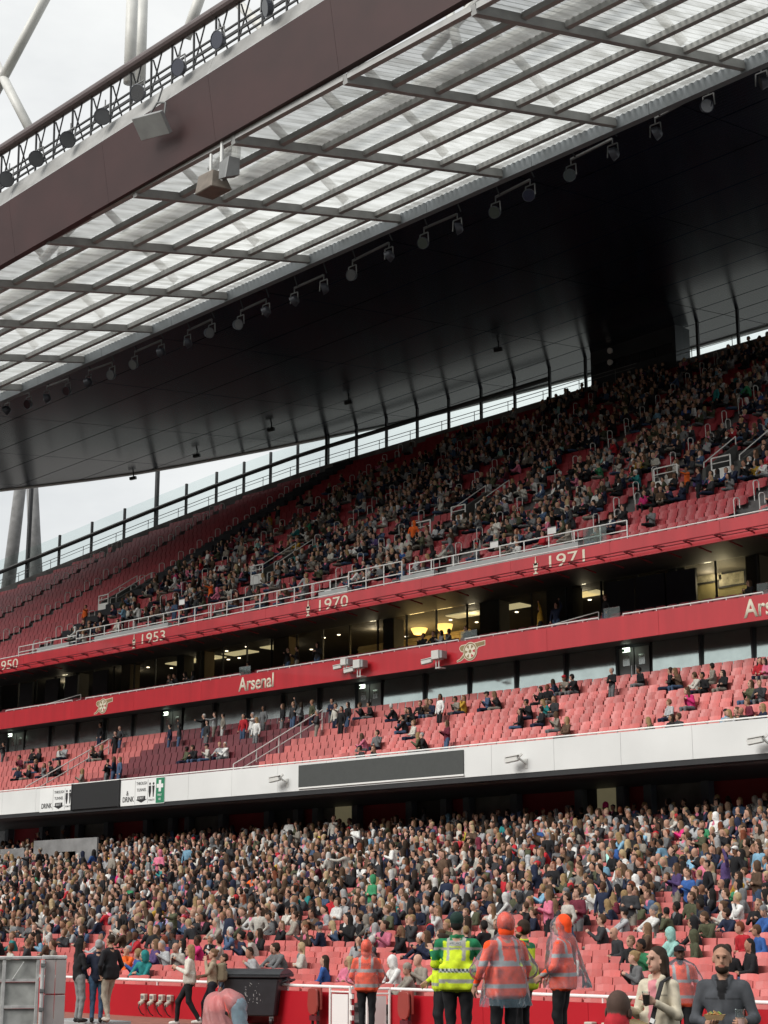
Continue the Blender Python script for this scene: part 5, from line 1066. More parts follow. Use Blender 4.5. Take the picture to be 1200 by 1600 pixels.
# --- crowd in the remaining seats
def noise2(x, y): return .5 + .25 * (math.sin(x * 1.3 + 2.1 * math.sin(y * .7)) + math.sin(y * 1.1 + 1.7 * math.sin(x * .9 + 1.3)))
crng = random.Random(77)
for k, X, Y, z in SEATS['low']:
    x, y = pix(X, Y, z + 1.2)
    if not (-25 < x < 1225): continue
    if (k, round(X / .5)) in TAKEN['low']: continue
    thr = 5.5 if x < 420 else 7.5 if x < 760 else 10.0
    d = k - thr
    pr = .03 if d < -2.5 else .16 if d < -.5 else .42 if d < 2.5 else .72 if d < 5 else .91
    if k < 2: pr *= .4
    if crng.random() > pr * (.75 + .5 * noise2(X * .8, k * .6) if d < 3 else 1): continue
    TAKEN['low'].add((k, round(X / .5))); sit = crng.random() > .025 or d < 0
    p = pick_person(crng, sit); p['j'] = crng.uniform(.75, 1.25)
    MASS.append(dict(X=X + crng.gauss(0, .05), Y=Y + crng.gauss(-.02, .05), z=z, yaw=crng.gauss(-.45, .5), p=p, s=crng.uniform(.92, 1.06), tier='low', k=k, note='', px=x, py=y))
def aisle_x(y): return np.interp(y, [640, 690, 765, 905, 1000], [790, 640, 480, 225, 60])
for k, X, Y, z in SEATS['up']:
    x, y = pix(X, Y, z + 1.2)
    if not (-25 < x < 1225): continue
    if any(a < X < b_ and k0 <= k <= k1 for a, b_, k0, k1 in ENTR): continue
    if (k, round(X / .5)) in TAKEN['up']: continue
    if x < aisle_x(y) + 8 or -86.2 < X < -84.2: pr = 0.
    else:
        n = noise2(X * .55 + 3, k * .62) * .6 + noise2(X * 1.3, k * .35 + 5) * .4; pr = .88 if n > .47 else .62 if n > .38 else .2
        if k < 4 and x > 940: pr = .12
        if k < 5: pr *= .75
        if k < 2: pr *= .7
        if x < 560: pr *= .75
        if y < 640 and x < 860: pr *= .5
        if x - aisle_x(y) < 60 and k > 18: pr *= .3
    if crng.random() > pr: continue
    TAKEN['up'].add((k, round(X / .5))); sit = crng.random() > .015
    p = pick_person(crng, sit); p['j'] = crng.uniform(.75, 1.25)
    MASS.append(dict(X=X + crng.gauss(0, .05), Y=Y + crng.gauss(-.02, .05), z=z, yaw=crng.gauss(-.4, .4), p=p, s=crng.uniform(.94, 1.06), tier='up', k=k, note='', px=x, py=y))
MASS.sort(key=lambda m: m['X'] ** 2 + m['Y'] ** 2)
NEED = max(0, 285 - len(SINGLE)); SINGLE += [dict(m) for m in MASS[:NEED]]; MASS = MASS[NEED:]

def placed(m, key):
    V, T, who = SPECS[m['p']['tpl']][key]; V = (V * m['s']) @ (rot_z(m['yaw']) @ rot_y(m.setdefault('roll', crng.gauss(0, .045) if m['p']['sit'] else 0.))).T + A3(m['X'], m['Y'], m['z']); return V, T, palette(m['p'])[who]
# landmark words for the nearer rows
def behind(px):
    for lim, w in ((105, 'behind the silver trolley'), (200, 'behind the three people talking'), (275, 'behind the wall sockets'), (345, 'behind the two walking women'), (460, 'behind the black wheelie bin'), (540, 'left of the gate steward'), (620, 'behind the gate steward'), (680, 'just left of the paramedics'), (750, 'behind the two paramedics'), (840, 'behind the poncho steward'), (930, 'behind the hooded steward'), (1000, 'left of the woman in cream'), (1075, 'behind the woman in cream'), (1130, 'behind the man in grey overshirt')):
        if px < lim: return w
    return 'near the right edge'
def club_where(px):
    for lim, w in ((110, 'at the left end'), (200, 'by the left stair'), (300, 'by the left glazed door'), (420, 'among the burgundy seats'), (515, 'by the white stair rail'), (600, 'left of middle door'), (740, 'above the long grey screen'), (800, 'right of the right cannon emblem'), (920, 'left of the suited man'), (1010, 'by the right door'), (1110, 'right of right door')):
        if px < lim: return w
    return 'at the right end'
used = {}
for m in SINGLE:
    p = m['p']; pose = 'seated' if p['sit'] else 'standing'; rowname = ORD[min(m['k'], 24)]
    where = f"{rowname} row, {behind(m['px'])}" if m['tier'] == 'low' else f"{club_where(m['px'])} of middle tier" if m['tier'] == 'club' else 'on the lounge terrace' if m['tier'] == 'lounge' else 'in the upper tier'
    if m['tier'] == 'up': lab = m['note'] + ' in the upper tier'
    else:
        kind = m['note'] or person_words(p)
        lab = f"{p['top']} top, {kind}, {'standing ' if not p['sit'] and not m['note'] else ''}{where}"
        if m['tier'] == 'lounge': lab = f"{p['top']} clothes, {person_words(p)}, {pose} on lounge terrace " + ('below the lanterns' if 640 < m['px'] < 750 else 'left of the lanterns' if m['px'] < 640 else 'right of the lanterns')
    m['lab'] = 'person, ' + lab if m['tier'] != 'up' else lab
    used.setdefault(m['lab'], []).append(m)
for lab, ms in used.items():
    if len(ms) > 1:
        ms.sort(key=lambda m: m['px'])
        for i, m in enumerate(ms): m['lab'] = lab + f", {['leftmost', 'second', 'third', 'fourth', 'fifth', 'sixth'][i]} one"
for m in SINGLE:
    if len(m['lab'].split()) > 16: print('LONG', m['lab'])
    V, T, C_ = placed(m, 'hi'); base = A3(m['X'], m['Y'], m['z'])
    o = bake('person', V - base, T, C_, PEOPLE, point=False, loc=tuple(base)); o['label'] = m['lab']; o['category'] = 'person'; o['group'] = {'low': 'people in the lower tier', 'club': 'people in the middle tier', 'up': 'people in the upper tier', 'lounge': 'people on the lounge terrace'}[m['tier']]
Vs, Ts, Cs, off = [], [], [], 0
for m in MASS:
    V, T, c = placed(m, 'lo'); Vs.append(V); Ts.append(T + off); Cs.append(c); off += len(V)
o = bake('crowd', np.concatenate(Vs), np.concatenate(Ts), np.concatenate(Cs), PEOPLE, point=False); o['kind'] = 'stuff'; o['label'] = 'dense crowd of seated spectators filling the lower and upper tiers'; o['category'] = 'crowd'
print('SINGLE', len(SINGLE), 'MASS', len(MASS))

# ---- seats: the 300 largest of each tier one by one, the rest joined
for tier, par in (('low', low), ('club', club), ('up', upper)):
    L = [s for s in SEATS[tier] if inview(s[1], s[2], s[3] + .6, 40)]
    if tier == 'up': L = [s for s in L if not any(a < s[1] < b_ and k0 <= s[0] <= k1 for a, b_, k0, k1 in ENTR)]
    free = sorted([s for s in L if (s[0], round(s[1] / .5)) not in TAKEN[tier]], key=lambda s: s[1] ** 2 + s[2] ** 2)
    top = free[:298]; ids = set(map(tuple, top))
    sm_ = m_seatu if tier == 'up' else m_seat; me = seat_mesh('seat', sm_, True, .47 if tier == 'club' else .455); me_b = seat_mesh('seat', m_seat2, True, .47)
    for s in top:
        burg = tier == 'club' and CLUB_BURG[0] < s[1] < CLUB_BURG[1]
        o = obj('seat', me_b if burg else me, par, (s[1], s[2], s[3])); o.rotation_euler = (RNG.normal(0, .035), 0, RNG.normal(0, .02))
    rest = [s for s in L if tuple(s) not in ids]
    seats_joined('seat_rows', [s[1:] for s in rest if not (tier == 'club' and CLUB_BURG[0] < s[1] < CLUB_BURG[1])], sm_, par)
    if tier == 'club': seats_joined('burgundy_seat_rows', [s[1:] for s in rest if CLUB_BURG[0] < s[1] < CLUB_BURG[1]], m_seat2, par)

# ================================================================== people on the pitch side, at close range
m_poncho = bpy.data.materials.new('thin_clear_blue_plastic'); m_poncho.use_nodes = True; t_ = m_poncho.node_tree; t_.nodes.clear()
def _plastic(t_, tint, clear):
    o = t_.nodes.new('ShaderNodeOutputMaterial'); tp = t_.nodes.new('ShaderNodeBsdfTransparent'); df = t_.nodes.new('ShaderNodeBsdfTranslucent'); d2 = t_.nodes.new('ShaderNodeBsdfDiffuse'); gl = t_.nodes.new('ShaderNodeBsdfGlossy')
    tp.inputs[0].default_value = (.97, .97, .98, 1); df.inputs[0].default_value = (*tint, 1); d2.inputs[0].default_value = (*tint, 1); gl.inputs['Roughness'].default_value = .28
    n = t_.nodes.new('ShaderNodeTexNoise'); n.inputs['Scale'].default_value = 7; n.inputs['Detail'].default_value = 2; g = t_.nodes.new('ShaderNodeNewGeometry'); t_.links.new(g.outputs['Position'], n.inputs['Vector'])
    bp = t_.nodes.new('ShaderNodeBump'); bp.inputs['Strength'].default_value = .4; bp.inputs['Distance'].default_value = .05; t_.links.new(n.outputs['Fac'], bp.inputs['Height'])
    for s in (df, d2, gl): t_.links.new(bp.outputs[0], s.inputs['Normal'])
    a = t_.nodes.new('ShaderNodeMixShader'); b = t_.nodes.new('ShaderNodeMixShader'); c = t_.nodes.new('ShaderNodeMixShader')
    t_.links.new(df.outputs[0], a.inputs[1]); t_.links.new(d2.outputs[0], a.inputs[2]); b.inputs[0].default_value = clear; t_.links.new(a.outputs[0], b.inputs[1]); t_.links.new(tp.outputs[0], b.inputs[2])
    lw = t_.nodes.new('ShaderNodeLayerWeight'); lw.inputs[0].default_value = .2; t_.links.new(bp.outputs[0], lw.inputs['Normal']); t_.links.new(lw.outputs['Fresnel'], c.inputs[0]); t_.links.new(b.outputs[0], c.inputs[1]); t_.links.new(gl.outputs[0], c.inputs[2]); t_.links.new(c.outputs[0], o.inputs[0])
_plastic(t_, (.5, .78, .95), .84)
m_poncho_p = bpy.data.materials.new('thin_clear_pink_plastic'); m_poncho_p.use_nodes = True; m_poncho_p.node_tree.nodes.clear(); _plastic(m_poncho_p.node_tree, (.9, .7, .72), .88)

FOLK = []
def hires(label, px, ytop, s, z0, rel, style='short', hair='brown', skin=0, top=(.02, .02, .02), legs=(.02, .02, .02), shirt=None, shoe=(.03, .03, .03), hat=(.02, .02, .02), paint=None, hands=True, palms=(None, None), curl=(.5, .5), vox=.016, h=None, plane=None, **k):
    X, Y, zt_ = atS(px, ytop, s); hh = (zt_ - z0) if h is None else h; sc = hh / 1.775
    if h is not None: z0 = zt_ - hh
    a = math.atan2(-X, Y) + math.radians(rel)
    P, hp, wr = standing(fine=True, style=style, **k)
    parts = [(P, vox), (hp, .0085)]
    if hands:
        for i, ((w, d), sd_) in enumerate(zip(wr, (1, -1))):
            pl = palms[i]; pl = A3(-sd_, 0, 0) if pl is None else A3(*pl)
            parts.append((hand_prims(w, d, pl, sd_, curl[i]), .007))
    pal = np.array([SKINS[skin], HAIRC.get(hair, (.02, .02, .02)), top, legs, shoe, shirt or top, hat, (.1, .1, .1), (.07, .045, .035), tuple(c * m for c, m in zip(SKINS[skin], (.8, .55, .55))), tuple(c * .38 for c in SKINS[skin])])
    Vs, Qs, Cs, off = [], [], [], 0
    for PP, v in parts:
        V, Q = surface(PP, v); who = owner(PP, V); C_ = pal[who].copy()
        if paint is not None: paint(V, who, C_)
        if v == vox:      # folds in the cloth
            m = (who == TOP) | (who == LEGS); ph = px * .1
            V = V + (m[:, None] * np.stack([np.sin(V[:, 2] * 34 + V[:, 1] * 22 + ph) * .003, np.sin(V[:, 2] * 27 + V[:, 0] * 30 + ph) * .003, V[:, 2] * 0], 1))
        Vs.append(V); Qs.append(Q + off); Cs.append(C_); off += len(V)
    o = bake('person', np.concatenate(Vs) * sc, np.concatenate(Qs), np.concatenate(Cs), FINE, loc=(X, Y, z0), rotz=a)
    o['label'] = label; o['category'] = 'person'; o['group'] = 'people standing beside the pitch'
    FOLK.append(o)
    return o, sc, wr
def shell(name, prims, mat, parent, sc, vox=.022, amp=.012, freq=26, ph=0.):
    V, Q = surface(prims, vox); r = np.arctan2(V[:, 1], V[:, 0])
    wv = (np.sin(r * 9 + V[:, 2] * 7 + ph) + .6 * np.sin(r * 17 + V[:, 2] * freq + ph)) * amp * np.clip((1.5 - V[:, 2]) * 1.2, .1, 1.2)
    V = V + np.stack([np.cos(r) * wv, np.sin(r) * wv, np.sin(V[:, 2] * 30 + r * 4) * .004], 1)
    me = bpy.data.meshes.new(name); me.from_pydata((V * sc).tolist(), [], Q.tolist()); me.materials.append(mat); me.polygons.foreach_set('use_smooth', np.ones(len(Q), bool)); me.update()
    return obj(name, me, parent)
def open_below(o, z):            # cut the bottom away so that the plastic hangs open
    bm = bmesh.new(); bm.from_mesh(o.data)
    bmesh.ops.delete(bm, geom=[f for f in bm.faces if f.calc_center_median().z < z], context='FACES'); bm.to_mesh(o.data); bm.free()
def hivis(bands, silver=(.42, .43, .42), brace=True, c2=None, yoke=None):
    def f(V, who, C_):
        t = who == TOP
        if yoke is not None: m = t & (V[:, 2] > yoke[0]) & (V[:, 2] < 1.5); C_[m] = yoke[1]
        for z0, z1 in bands: m = t & (V[:, 2] > z0) & (V[:, 2] < z1); C_[m] = silver
        if brace: m = t & (np.abs(np.abs(V[:, 0]) - .115) < .024) & (V[:, 2] > bands[-1][1]) & (V[:, 2] < 1.5) & (np.abs(V[:, 0]) < .16); C_[m] = silver
    return f
ORANGE = (1., .085, .015); CORAL = (1., .12, .05); YEL = (.62, .78, .03); BLK = (.012, .012, .014)
# --- three people talking on the left
deckz = .16
X, Y, _ = atS(148, 1590, 69)
hires('person with long black braids in black hoodie and wide grey trousers', 127, 1466, 70, deckz, 112, 'long', 'black', 5, BLK, (.24, .245, .25), None, (.03, .03, .03), pose='phone', hairlen=.34, wide=1.04)
hires('white-haired person seen from behind in navy jumper and blue jeans', 155, 1468, 70, deckz, 176, 'short', 'grey', 0, (.012, .016, .035), (.045, .09, .16), None, (.02, .02, .02), armtgt=[((.30, .10, 1.15), (.22, -.02, .93)), ((-.31, .12, 1.14), (-.17, .14, .98))], wide=1.1)
hires('dark-haired man in black jacket and beige trousers, back turned', 173, 1460, 70, deckz, -140, 'crop', 'dark brown', 1, (.013, .013, .016), (.34, .29, .23), None, (.5, .47, .42), pose='pocket', stride=.12, coat=.06)
dk = thing('low_platform', 'low grey metal platform under the three people talking', 'platform'); MB().box(X - 1.1, X + .9, Y - .6, Y + .35, .03, deckz - .003).build('deck_plate', m_ledge, dk, bevel=.01)
for dx in (-1., .8): MB().box(X + dx - .05, X + dx + .05, Y - .5, Y + .3, 0, .03).build('foot', m_dark, dk)
# --- two women walking
hires('woman walking left in white jacket and wide black trousers', 297, 1476, 67, .0, -98, 'long', 'blonde', 0, (.62, .59, .52), BLK, None, (.7, .68, .64), pose='phone', stride=.27, hairlen=.16, coat=.02)
o, sc, _w = hires('woman walking left in beige jacket with rucksack, hand at mouth', 333, 1482, 67, .0, -95, 'bun', 'light brown', 0, (.34, .28, .2), (.016, .017, .025), None, armtgt=[((.24, -.1, 1.2), (.05, -.17, 1.5)), ((-.25, -.03, 1.16), (-.05, -.3, 1.12))], stride=.2)
rk = shell('rucksack', [rbox((0, .22, 1.22), (.15, .1, .22), .07, 0), rbox((0, .31, 1.14), (.11, .05, .11), .04, 0), cone((.1, .13, 1.4), (.14, -.1, 1.3), .02, .02, 0), cone((-.1, .13, 1.4), (-.14, -.1, 1.3), .02, .02, 0)], M('khaki_rucksack_cloth', (.2, .17, .11), .85, bump=.3), o, sc, .018, 0.)
o, sc, _w = hires('person in dark top half hidden behind the woman with the rucksack', 350, 1490, 65, .0, -88, 'short', 'dark brown', 1, (.02, .024, .035), (.05, .08, .13), pose='down', stride=.15)
# --- crouching person under pink plastic
X, Y, zt_ = atS(350, 1541, 76)
P = [ell((0, .1, .62), (.19, .3, .2), TOP, rot_x(.5), .05), cone((0, -.12, .78), (0, -.28, .7), .12, .1, TOP, .05), cone((.1, .28, .45), (.13, -.16, .5), .1, .08, LEGS), cone((.13, -.16, .5), (.13, .1, .1), .07, .05, LEGS), cone((-.1, .28, .45), (-.13, -.16, .5), .1, .08, LEGS), cone((-.13, -.16, .5), (-.13, .1, .1), .07, .05, LEGS), ell((.13, .03, .05), (.05, .13, .05), SHOE), ell((-.13, .03, .05), (.05, .13, .05), SHOE),
     cone((.13, -.14, .74), (.13, -.2, .5), .055, .045, TOP), cone((.13, -.2, .5), (.05, -.3, .36), .04, .032, SKIN), cone((-.13, -.14, .74), (-.13, -.2, .5), .055, .045, TOP), cone((-.13, -.2, .5), (-.05, -.3, .36), .04, .032, SKIN)] + head_prims(A3(0, -.36, .66), rot_x(.7), 'short', True)
V, Q = surface(P, .016); who = owner(P, V); pal = np.array([SKINS[5], (.012, .01, .01), (.8, .16, .14), BLK, (.03, .03, .03), (.8, .16, .14), BLK, BLK, (.01, .01, .01), (.2, .08, .06), (.01, .01, .01)])
a = math.atan2(-X, Y) + math.radians(52)
z0 = zt_ - 1.0
o = bake('person', V * .99, Q, pal[who], FINE, loc=(X, Y, 0), rotz=a); o['label'] = 'crouching person under pink and blue plastic beside the wheelie bin'; o['category'] = 'person'; o['group'] = 'people standing beside the pitch'
m_pink = bpy.data.materials.new('milky_pink_plastic'); m_pink.use_nodes = True; m_pink.node_tree.nodes.clear(); _plastic(m_pink.node_tree, (.9, .42, .42), .25)
m_blue = bpy.data.materials.new('milky_blue_plastic'); m_blue.use_nodes = True; m_blue.node_tree.nodes.clear(); _plastic(m_blue.node_tree, (.4, .62, .74), .3)
sh2 = shell('poncho_hood', [ell((0, -.38, .68), (.15, .17, .18), 0, None, .06), cone((0, -.4, .62), (0, -.46, .22), .17, .15, 0, .06)], m_blue, o, .99, .024, .014, ph=1.); open_below(sh2, .12)
sh = shell('rain_poncho', [ell((0, .1, .6), (.26, .4, .3), 0, rot_x(.5), .06), cone((0, -.12, .8), (0, -.32, .72), .2, .19, 0, .06), cone((0, .1, .5), (0, .1, .18), .33, .38, 0, .08), cone((0, .1, .5), (0, .0, .2), .3, .36, 0, .08)], m_pink, o, .99, .025, .014, ph=2.); open_below(sh, .1)
# --- raised deck on the right where the stewards stand
dk = thing('stage_deck', 'raised black deck along the pitch edge where the stewards stand', 'platform')
DZ = .3
for i in range(4): MB().box(-26.5 + 5 * i + .01, -21.5 + 5 * i - .01, 6.0, 22.2, .05, DZ).build('deck_section', M('black_deck_board', (.03, .03, .03), .7, var=.2), dk)
for i in range(5): MB().box(-26.4 + 5 * i, -26.2 + 5 * i, 6.1, 22.1, 0, .05).build('bearer', m_dark, dk)
# --- gate steward from behind
o, sc, _w = hires('steward from behind in orange hooded coat with silver bands at the gate', 573, 1470, 87, DZ, 172, 'hood', 'brown', 0, CORAL, BLK, paint=hivis([(.93, .985), (1.2, 1.255)]), armtgt=[((.29, .0, 1.12), (.22, -.2, .98)), ((-.29, .0, 1.12), (-.22, -.2, .98))], coat=.08, wide=1.14)
sh = shell('rain_poncho', [cone((0, .01, 1.4), (0, .01, .95), .2, .27, 0, .05), cone((.18, .02, 1.39), (.3, -.02, 1.08), .083, .1, 0, .05), cone((-.18, .02, 1.39), (-.3, -.02, 1.08), .083, .1, 0, .05), ell((0, .04, 1.665), (.113, .125, .147), 0, None, .05)], m_poncho_p, o, sc, .024, .01); open_below(sh, .95 * sc)
lt_ = text('coat_lettering', 'STEWARD', 0, 0, 0, .05, M('dark_coat_print', (.05, .06, .08), .6), o, .004, width=.22, rotz=math.pi); lt_.location = (.12 * sc, .172 * sc, 1.32 * sc)
# --- paramedics
FZ = .55
pf_ = thing('step_platform', 'low dark step platform under the paramedics', 'platform')
PXY = [atS(700, 1500, 113)[:2], atS(800, 1500, 120)[:2], atS(878, 1500, 115)[:2]]
MB().box(min(p[0] for p in PXY) - 1.2, max(p[0] for p in PXY) + .8, min(p[1] for p in PXY) - 1.5, max(p[1] for p in PXY) + 2.0, DZ + .004, FZ).build('step_board', m_dark, pf_)
MB().box(min(p[0] for p in PXY) - 1.25, max(p[0] for p in PXY) + .85, min(p[1] for p in PXY) - 1.55, min(p[1] for p in PXY) - 1.5, DZ + .004, FZ + .01).build('step_edge', m_grey, pf_)
def medic(V, who, C_):
    t = who == TOP
    C_[t & (V[:, 2] > 1.43)] = (.01, .16, .06); m = t & (np.abs(V[:, 0]) > .17) & (V[:, 2] > 1.2); C_[m] = (.012, .17, .07)
    for z0, z1 in ((.93, .975), (1.33, 1.36)): C_[t & (V[:, 2] > z0) & (V[:, 2] < z1)] = (.33, .33, .31)
    m = t & (V[:, 2] > 1.05) & (V[:, 2] < 1.10); ck = ((np.floor(V[:, 0] / .026) + np.floor(V[:, 2] / .026)) % 2) > 0; C_[m & ck] = (.02, .03, .05); C_[m & ~ck] = (.5, .55, .5)
    m = t & (np.abs(np.abs(V[:, 0]) - .10) < .02) & (V[:, 2] > 1.2) & (V[:, 2] < 1.48); C_[m] = (.4, .4, .36)
    m = t & (np.abs(V[:, 0]) < .085) & (V[:, 2] > 1.37) & (V[:, 2] < 1.44) & (V[:, 1] > 0); C_[m] = (.35, .36, .34)
hires('paramedic with dark hair in yellow jacket, hand raised to her face', 688, 1458, 108, FZ, -80, 'bun', 'dark brown', 0, YEL, BLK, paint=hivis([(.95, 1.0), (1.2, 1.25)], (.35, .36, .3), False, yoke=(1.4, (.012, .17, .07))), armtgt=[((.25, -.12, 1.25), (.04, -.16, 1.52)), ((-.27, -.02, 1.13), (-.2, -.2, 1.0))], wide=1.05, coat=.05)
o, sc, _w = hires('paramedic from behind in yellow jacket with checked band and dark helmet', 714, 1427, 118, FZ, 172, 'beanie', 'black', 0, YEL, BLK, hat=(.012, .035, .028), paint=medic, armtgt=[((.3, -.02, 1.15), (.13, -.3, 1.1)), ((-.33, -.06, 1.2), (-.16, -.3, 1.3))], wide=1.22, coat=.1)
lt_ = text('coat_lettering', 'AMBULANCE', 0, 0, 0, .03, M('dark_coat_print'), o, .004, width=.15, rotz=math.pi); lt_.location = (.075 * sc, .158 * sc, 1.392 * sc)
# --- stewards under clear plastic
o, sc, _w = hires('steward with orange hood under long clear plastic poncho, back turned', 787, 1428, 124, FZ, -150, 'hood', 'brown', 1, ORANGE, BLK, paint=hivis([(.9, .96), (1.16, 1.22)]), armtgt=[((.33, .02, 1.14), (.34, -.12, .93)), ((-.33, -.02, 1.14), (-.34, -.12, .93))], wide=1.2, coat=.14)
sh = shell('rain_poncho', [cone((0, .01, 1.36), (0, .02, .7), .2, .31, 0, .05), cone((.18, .02, 1.39), (.35, .0, 1.12), .085, .115, 0, .05), cone((-.18, .02, 1.39), (-.35, .0, 1.12), .085, .115, 0, .05), ell((0, .04, 1.665), (.113, .125, .147), 0, None, .05)], m_poncho, o, sc, .024, .016, ph=1.); open_below(sh, .7 * sc)
lt_ = text('coat_lettering', 'EVENT STEWARD', 0, 0, 0, .04, M('dark_coat_print'), o, .004, width=.24, rotz=math.pi); lt_.location = (.12 * sc, .182 * sc, 1.36 * sc)
o, sc, _w = hires('bearded person in yellow jacket with red ear defenders behind a steward', 816, 1437, 112, FZ, -120, 'short', 'dark brown', 1, YEL, BLK, beard=True, paint=hivis([(.93, .98), (1.2, 1.25)], (.35, .36, .3), False, yoke=(1.38, (.012, .17, .07))), pose='phone', wide=1.1, coat=.1)
er = MB(); er.tube((.075 * sc, .01, 1.645 * sc), (.12 * sc, .01, 1.645 * sc), .04, 12); er.tube((-.12 * sc, .01, 1.645 * sc), (-.075 * sc, .01, 1.645 * sc), .04, 12); er.build('ear_defender', M('red_ear_defender', (.5, .02, .02), .4), o)
o, sc, _w = hires('steward with bright orange hood under blue plastic poncho facing left', 876, 1431, 115, FZ, -108, 'hood', 'brown', 0, ORANGE, BLK, paint=hivis([(1.0, 1.05), (1.24, 1.29)]), armtgt=[((.28, -.02, 1.13), (.22, -.22, 1.0)), ((-.28, -.02, 1.13), (-.24, -.22, .98))], wide=1.1, coat=.1)
sh = shell('rain_poncho', [cone((0, .01, 1.38), (0, .06, .84), .21, .31, 0, .06), cone((.18, .02, 1.39), (.31, -.0, 1.12), .083, .11, 0, .05), cone((-.18, .02, 1.39), (-.31, -.0, 1.12), .083, .11, 0, .05), cone((0, .2, 1.0), (0, .36, .66), .1, .13, 0, .08), ell((0, -.01, 1.63), (.12, .14, .15), 0, None, .06)], m_poncho, o, sc, .024, .015, ph=3.); open_below(sh, .86 * sc)
# --- steward in cap behind the woman
o, sc, _w = hires('steward in black cap and orange plastic-covered coat facing the camera', 1061, 1477, 104, DZ, 12, 'cap', 'black', 7, CORAL, BLK, hat=BLK, beard=True, paint=hivis([(.95, 1.0), (1.2, 1.25)]), pose='down', wide=1.08, coat=.1)
sh = shell('rain_poncho', [cone((0, .01, 1.38), (0, .02, .9), .2, .27, 0, .05), cone((.18, .02, 1.4), (.3, .0, 1.1), .1, .13, 0, .06), cone((-.18, .02, 1.4), (-.3, .0, 1.1), .1, .13, 0, .06)], m_poncho, o, sc, .024, .012, ph=5.); open_below(sh, .88 * sc)
# --- woman in cream and man in grey, each with food and drink
def wpos(o, v): c, s = math.cos(o.rotation_euler[2]), math.sin(o.rotation_euler[2]); return (o.location[0] + c * v[0] - s * v[1], o.location[1] + s * v[0] + c * v[1], o.location[2] + v[2])
def shirt_front(zlo, zhi, col, w=.05, extra=None):
    def f(V, who, C_):
        m = (who == TOP) & (np.abs(V[:, 0] - .0) < w * (.55 + .6 * (V[:, 2] - zlo) / (zhi - zlo))) & (V[:, 2] > zlo) & (V[:, 2] < zhi) & (V[:, 1] < -.04); C_[m] = col
        if extra: extra(V, who, C_)
    return f
def seams(V, who, C_):
    t = who == TOP
    for z in (1.315,): m = t & (np.abs(V[:, 2] - z) < .01) & (np.abs(np.abs(V[:, 0]) - .1) < .055) & (V[:, 1] < -.05); C_[m] *= .5
o, sc, wr = hires('woman in cream overshirt holding a food tray and dark drink', 1025, 1479, 160, DZ, -34, 'long', 'dark brown', 2, (.6, .54, .42), (.5, .48, .5), (.62, .24, .27), paint=shirt_front(.8, 1.45, (.62, .24, .27), .045, seams), hairlen=.12, hyaw=-.28, vox=.013, armtgt=[((.235, -.02, 1.13), (.12, -.26, 1.26)), ((-.235, -.02, 1.13), (-.19, -.28, 1.19))], palms=((-1, 0, .2), (0, 0, 1)), curl=(.75, .35), coat=.2, wide=.93)
m_card = M('brown_card_tray', (.36, .24, .12), .8, var=.15, scale=20)
def tray(o, sc, v, lab, foods, s=1., yaw=0.):
    w_ = wpos(o, [c * sc for c in v]); t = thing('food_tray', lab, 'food tray', w_, o.rotation_euler[2] + yaw); a, b_, hgt = .085 * s, .06 * s, .045 * s
    base = [(-a * .75, -b_ * .75, 0), (a * .75, -b_ * .75, 0), (a * .75, b_ * .75, 0), (-a * .75, b_ * .75, 0)]; rim = [(-a, -b_, hgt), (a, -b_, hgt), (a, b_, hgt), (-a, b_, hgt)]
    MB().add(base + rim, [(0, 3, 2, 1), (0, 1, 5, 4), (1, 2, 6, 5), (2, 3, 7, 6), (3, 0, 4, 7)]).build('carton', m_card, t)
    rr = random.Random(len(lab))
    for c, nm in foods:
        b = MB()
        for i in range(7): q = A3(rr.uniform(-a, a) * .7, rr.uniform(-b_, b_) * .7, hgt * rr.uniform(.7, 1.25)); b.bar(tuple(q), tuple(q + A3(rr.uniform(-.04, .04), rr.uniform(-.04, .04), rr.uniform(-.005, .02))), .014, .012)
        b.build(nm, M(nm + '_food', c, .6), t)
tray(o, sc, (-.2, -.38, 1.225), 'brown card food tray in the right hand of the woman in cream', [((.45, .28, .1), 'chips')], 1.25)
w_ = wpos(o, [c * sc for c in (.09, -.335, 1.235)]); cp = thing('drink_cup', 'dark drink in clear cup held by the woman in cream', 'cup', w_); MB().tube((0, 0, 0), (0, 0, .09), .03, 14, .037).build('drink', M('dark_cola', (.012, .008, .007), .2), cp, smooth=False); MB().tube((0, 0, .0905), (0, 0, .12), .0375, 14, .04, cap=False).build('cup_wall', m_clear, cp)
bagp = [rbox((.0, -.21, .93), (.145, .05, .085), .045, 0, rot_y(-.22)), cone((.13, -.19, 1.0), (.135, -.13, 1.42), .012, .016, 0)]
bg_ = thing('shoulder_bag', 'olive-tan cross-body bag with black strap worn by the woman in cream', 'bag', tuple(o.location), o.rotation_euler[2])
V, Q = surface([rbox((-.06, -.215, .98), (.15, .055, .09), .05, 0, rot_y(.25), .02)], .012); me = bpy.data.meshes.new('bag_body'); me.from_pydata((V * sc).tolist(), [], Q.tolist()); me.materials.append(M('olive_tan_leather', (.26, .19, .09), .6, bump=.15)); me.polygons.foreach_set('use_smooth', np.ones(len(Q), bool)); obj('bag_body', me, bg_)
b = MB(); st_ = [(.06, -.235, 1.01), (.10, -.225, 1.16), (.125, -.19, 1.3), (.135, -.12, 1.44), (.13, .03, 1.485)]
for p, q in zip(st_[:-1], st_[1:]): b.bar([c * sc for c in p], [c * sc for c in q], .045, .012, (0, -1, .2))
b.build('strap', M('black_webbing', BLK, .8), bg_); MB().bar([c * sc for c in (.085, -.245, 1.06)], [c * sc for c in (.1, -.24, 1.1)], .05, .02, (0, -1, .2)).build('buckle', m_lgrey, bg_)
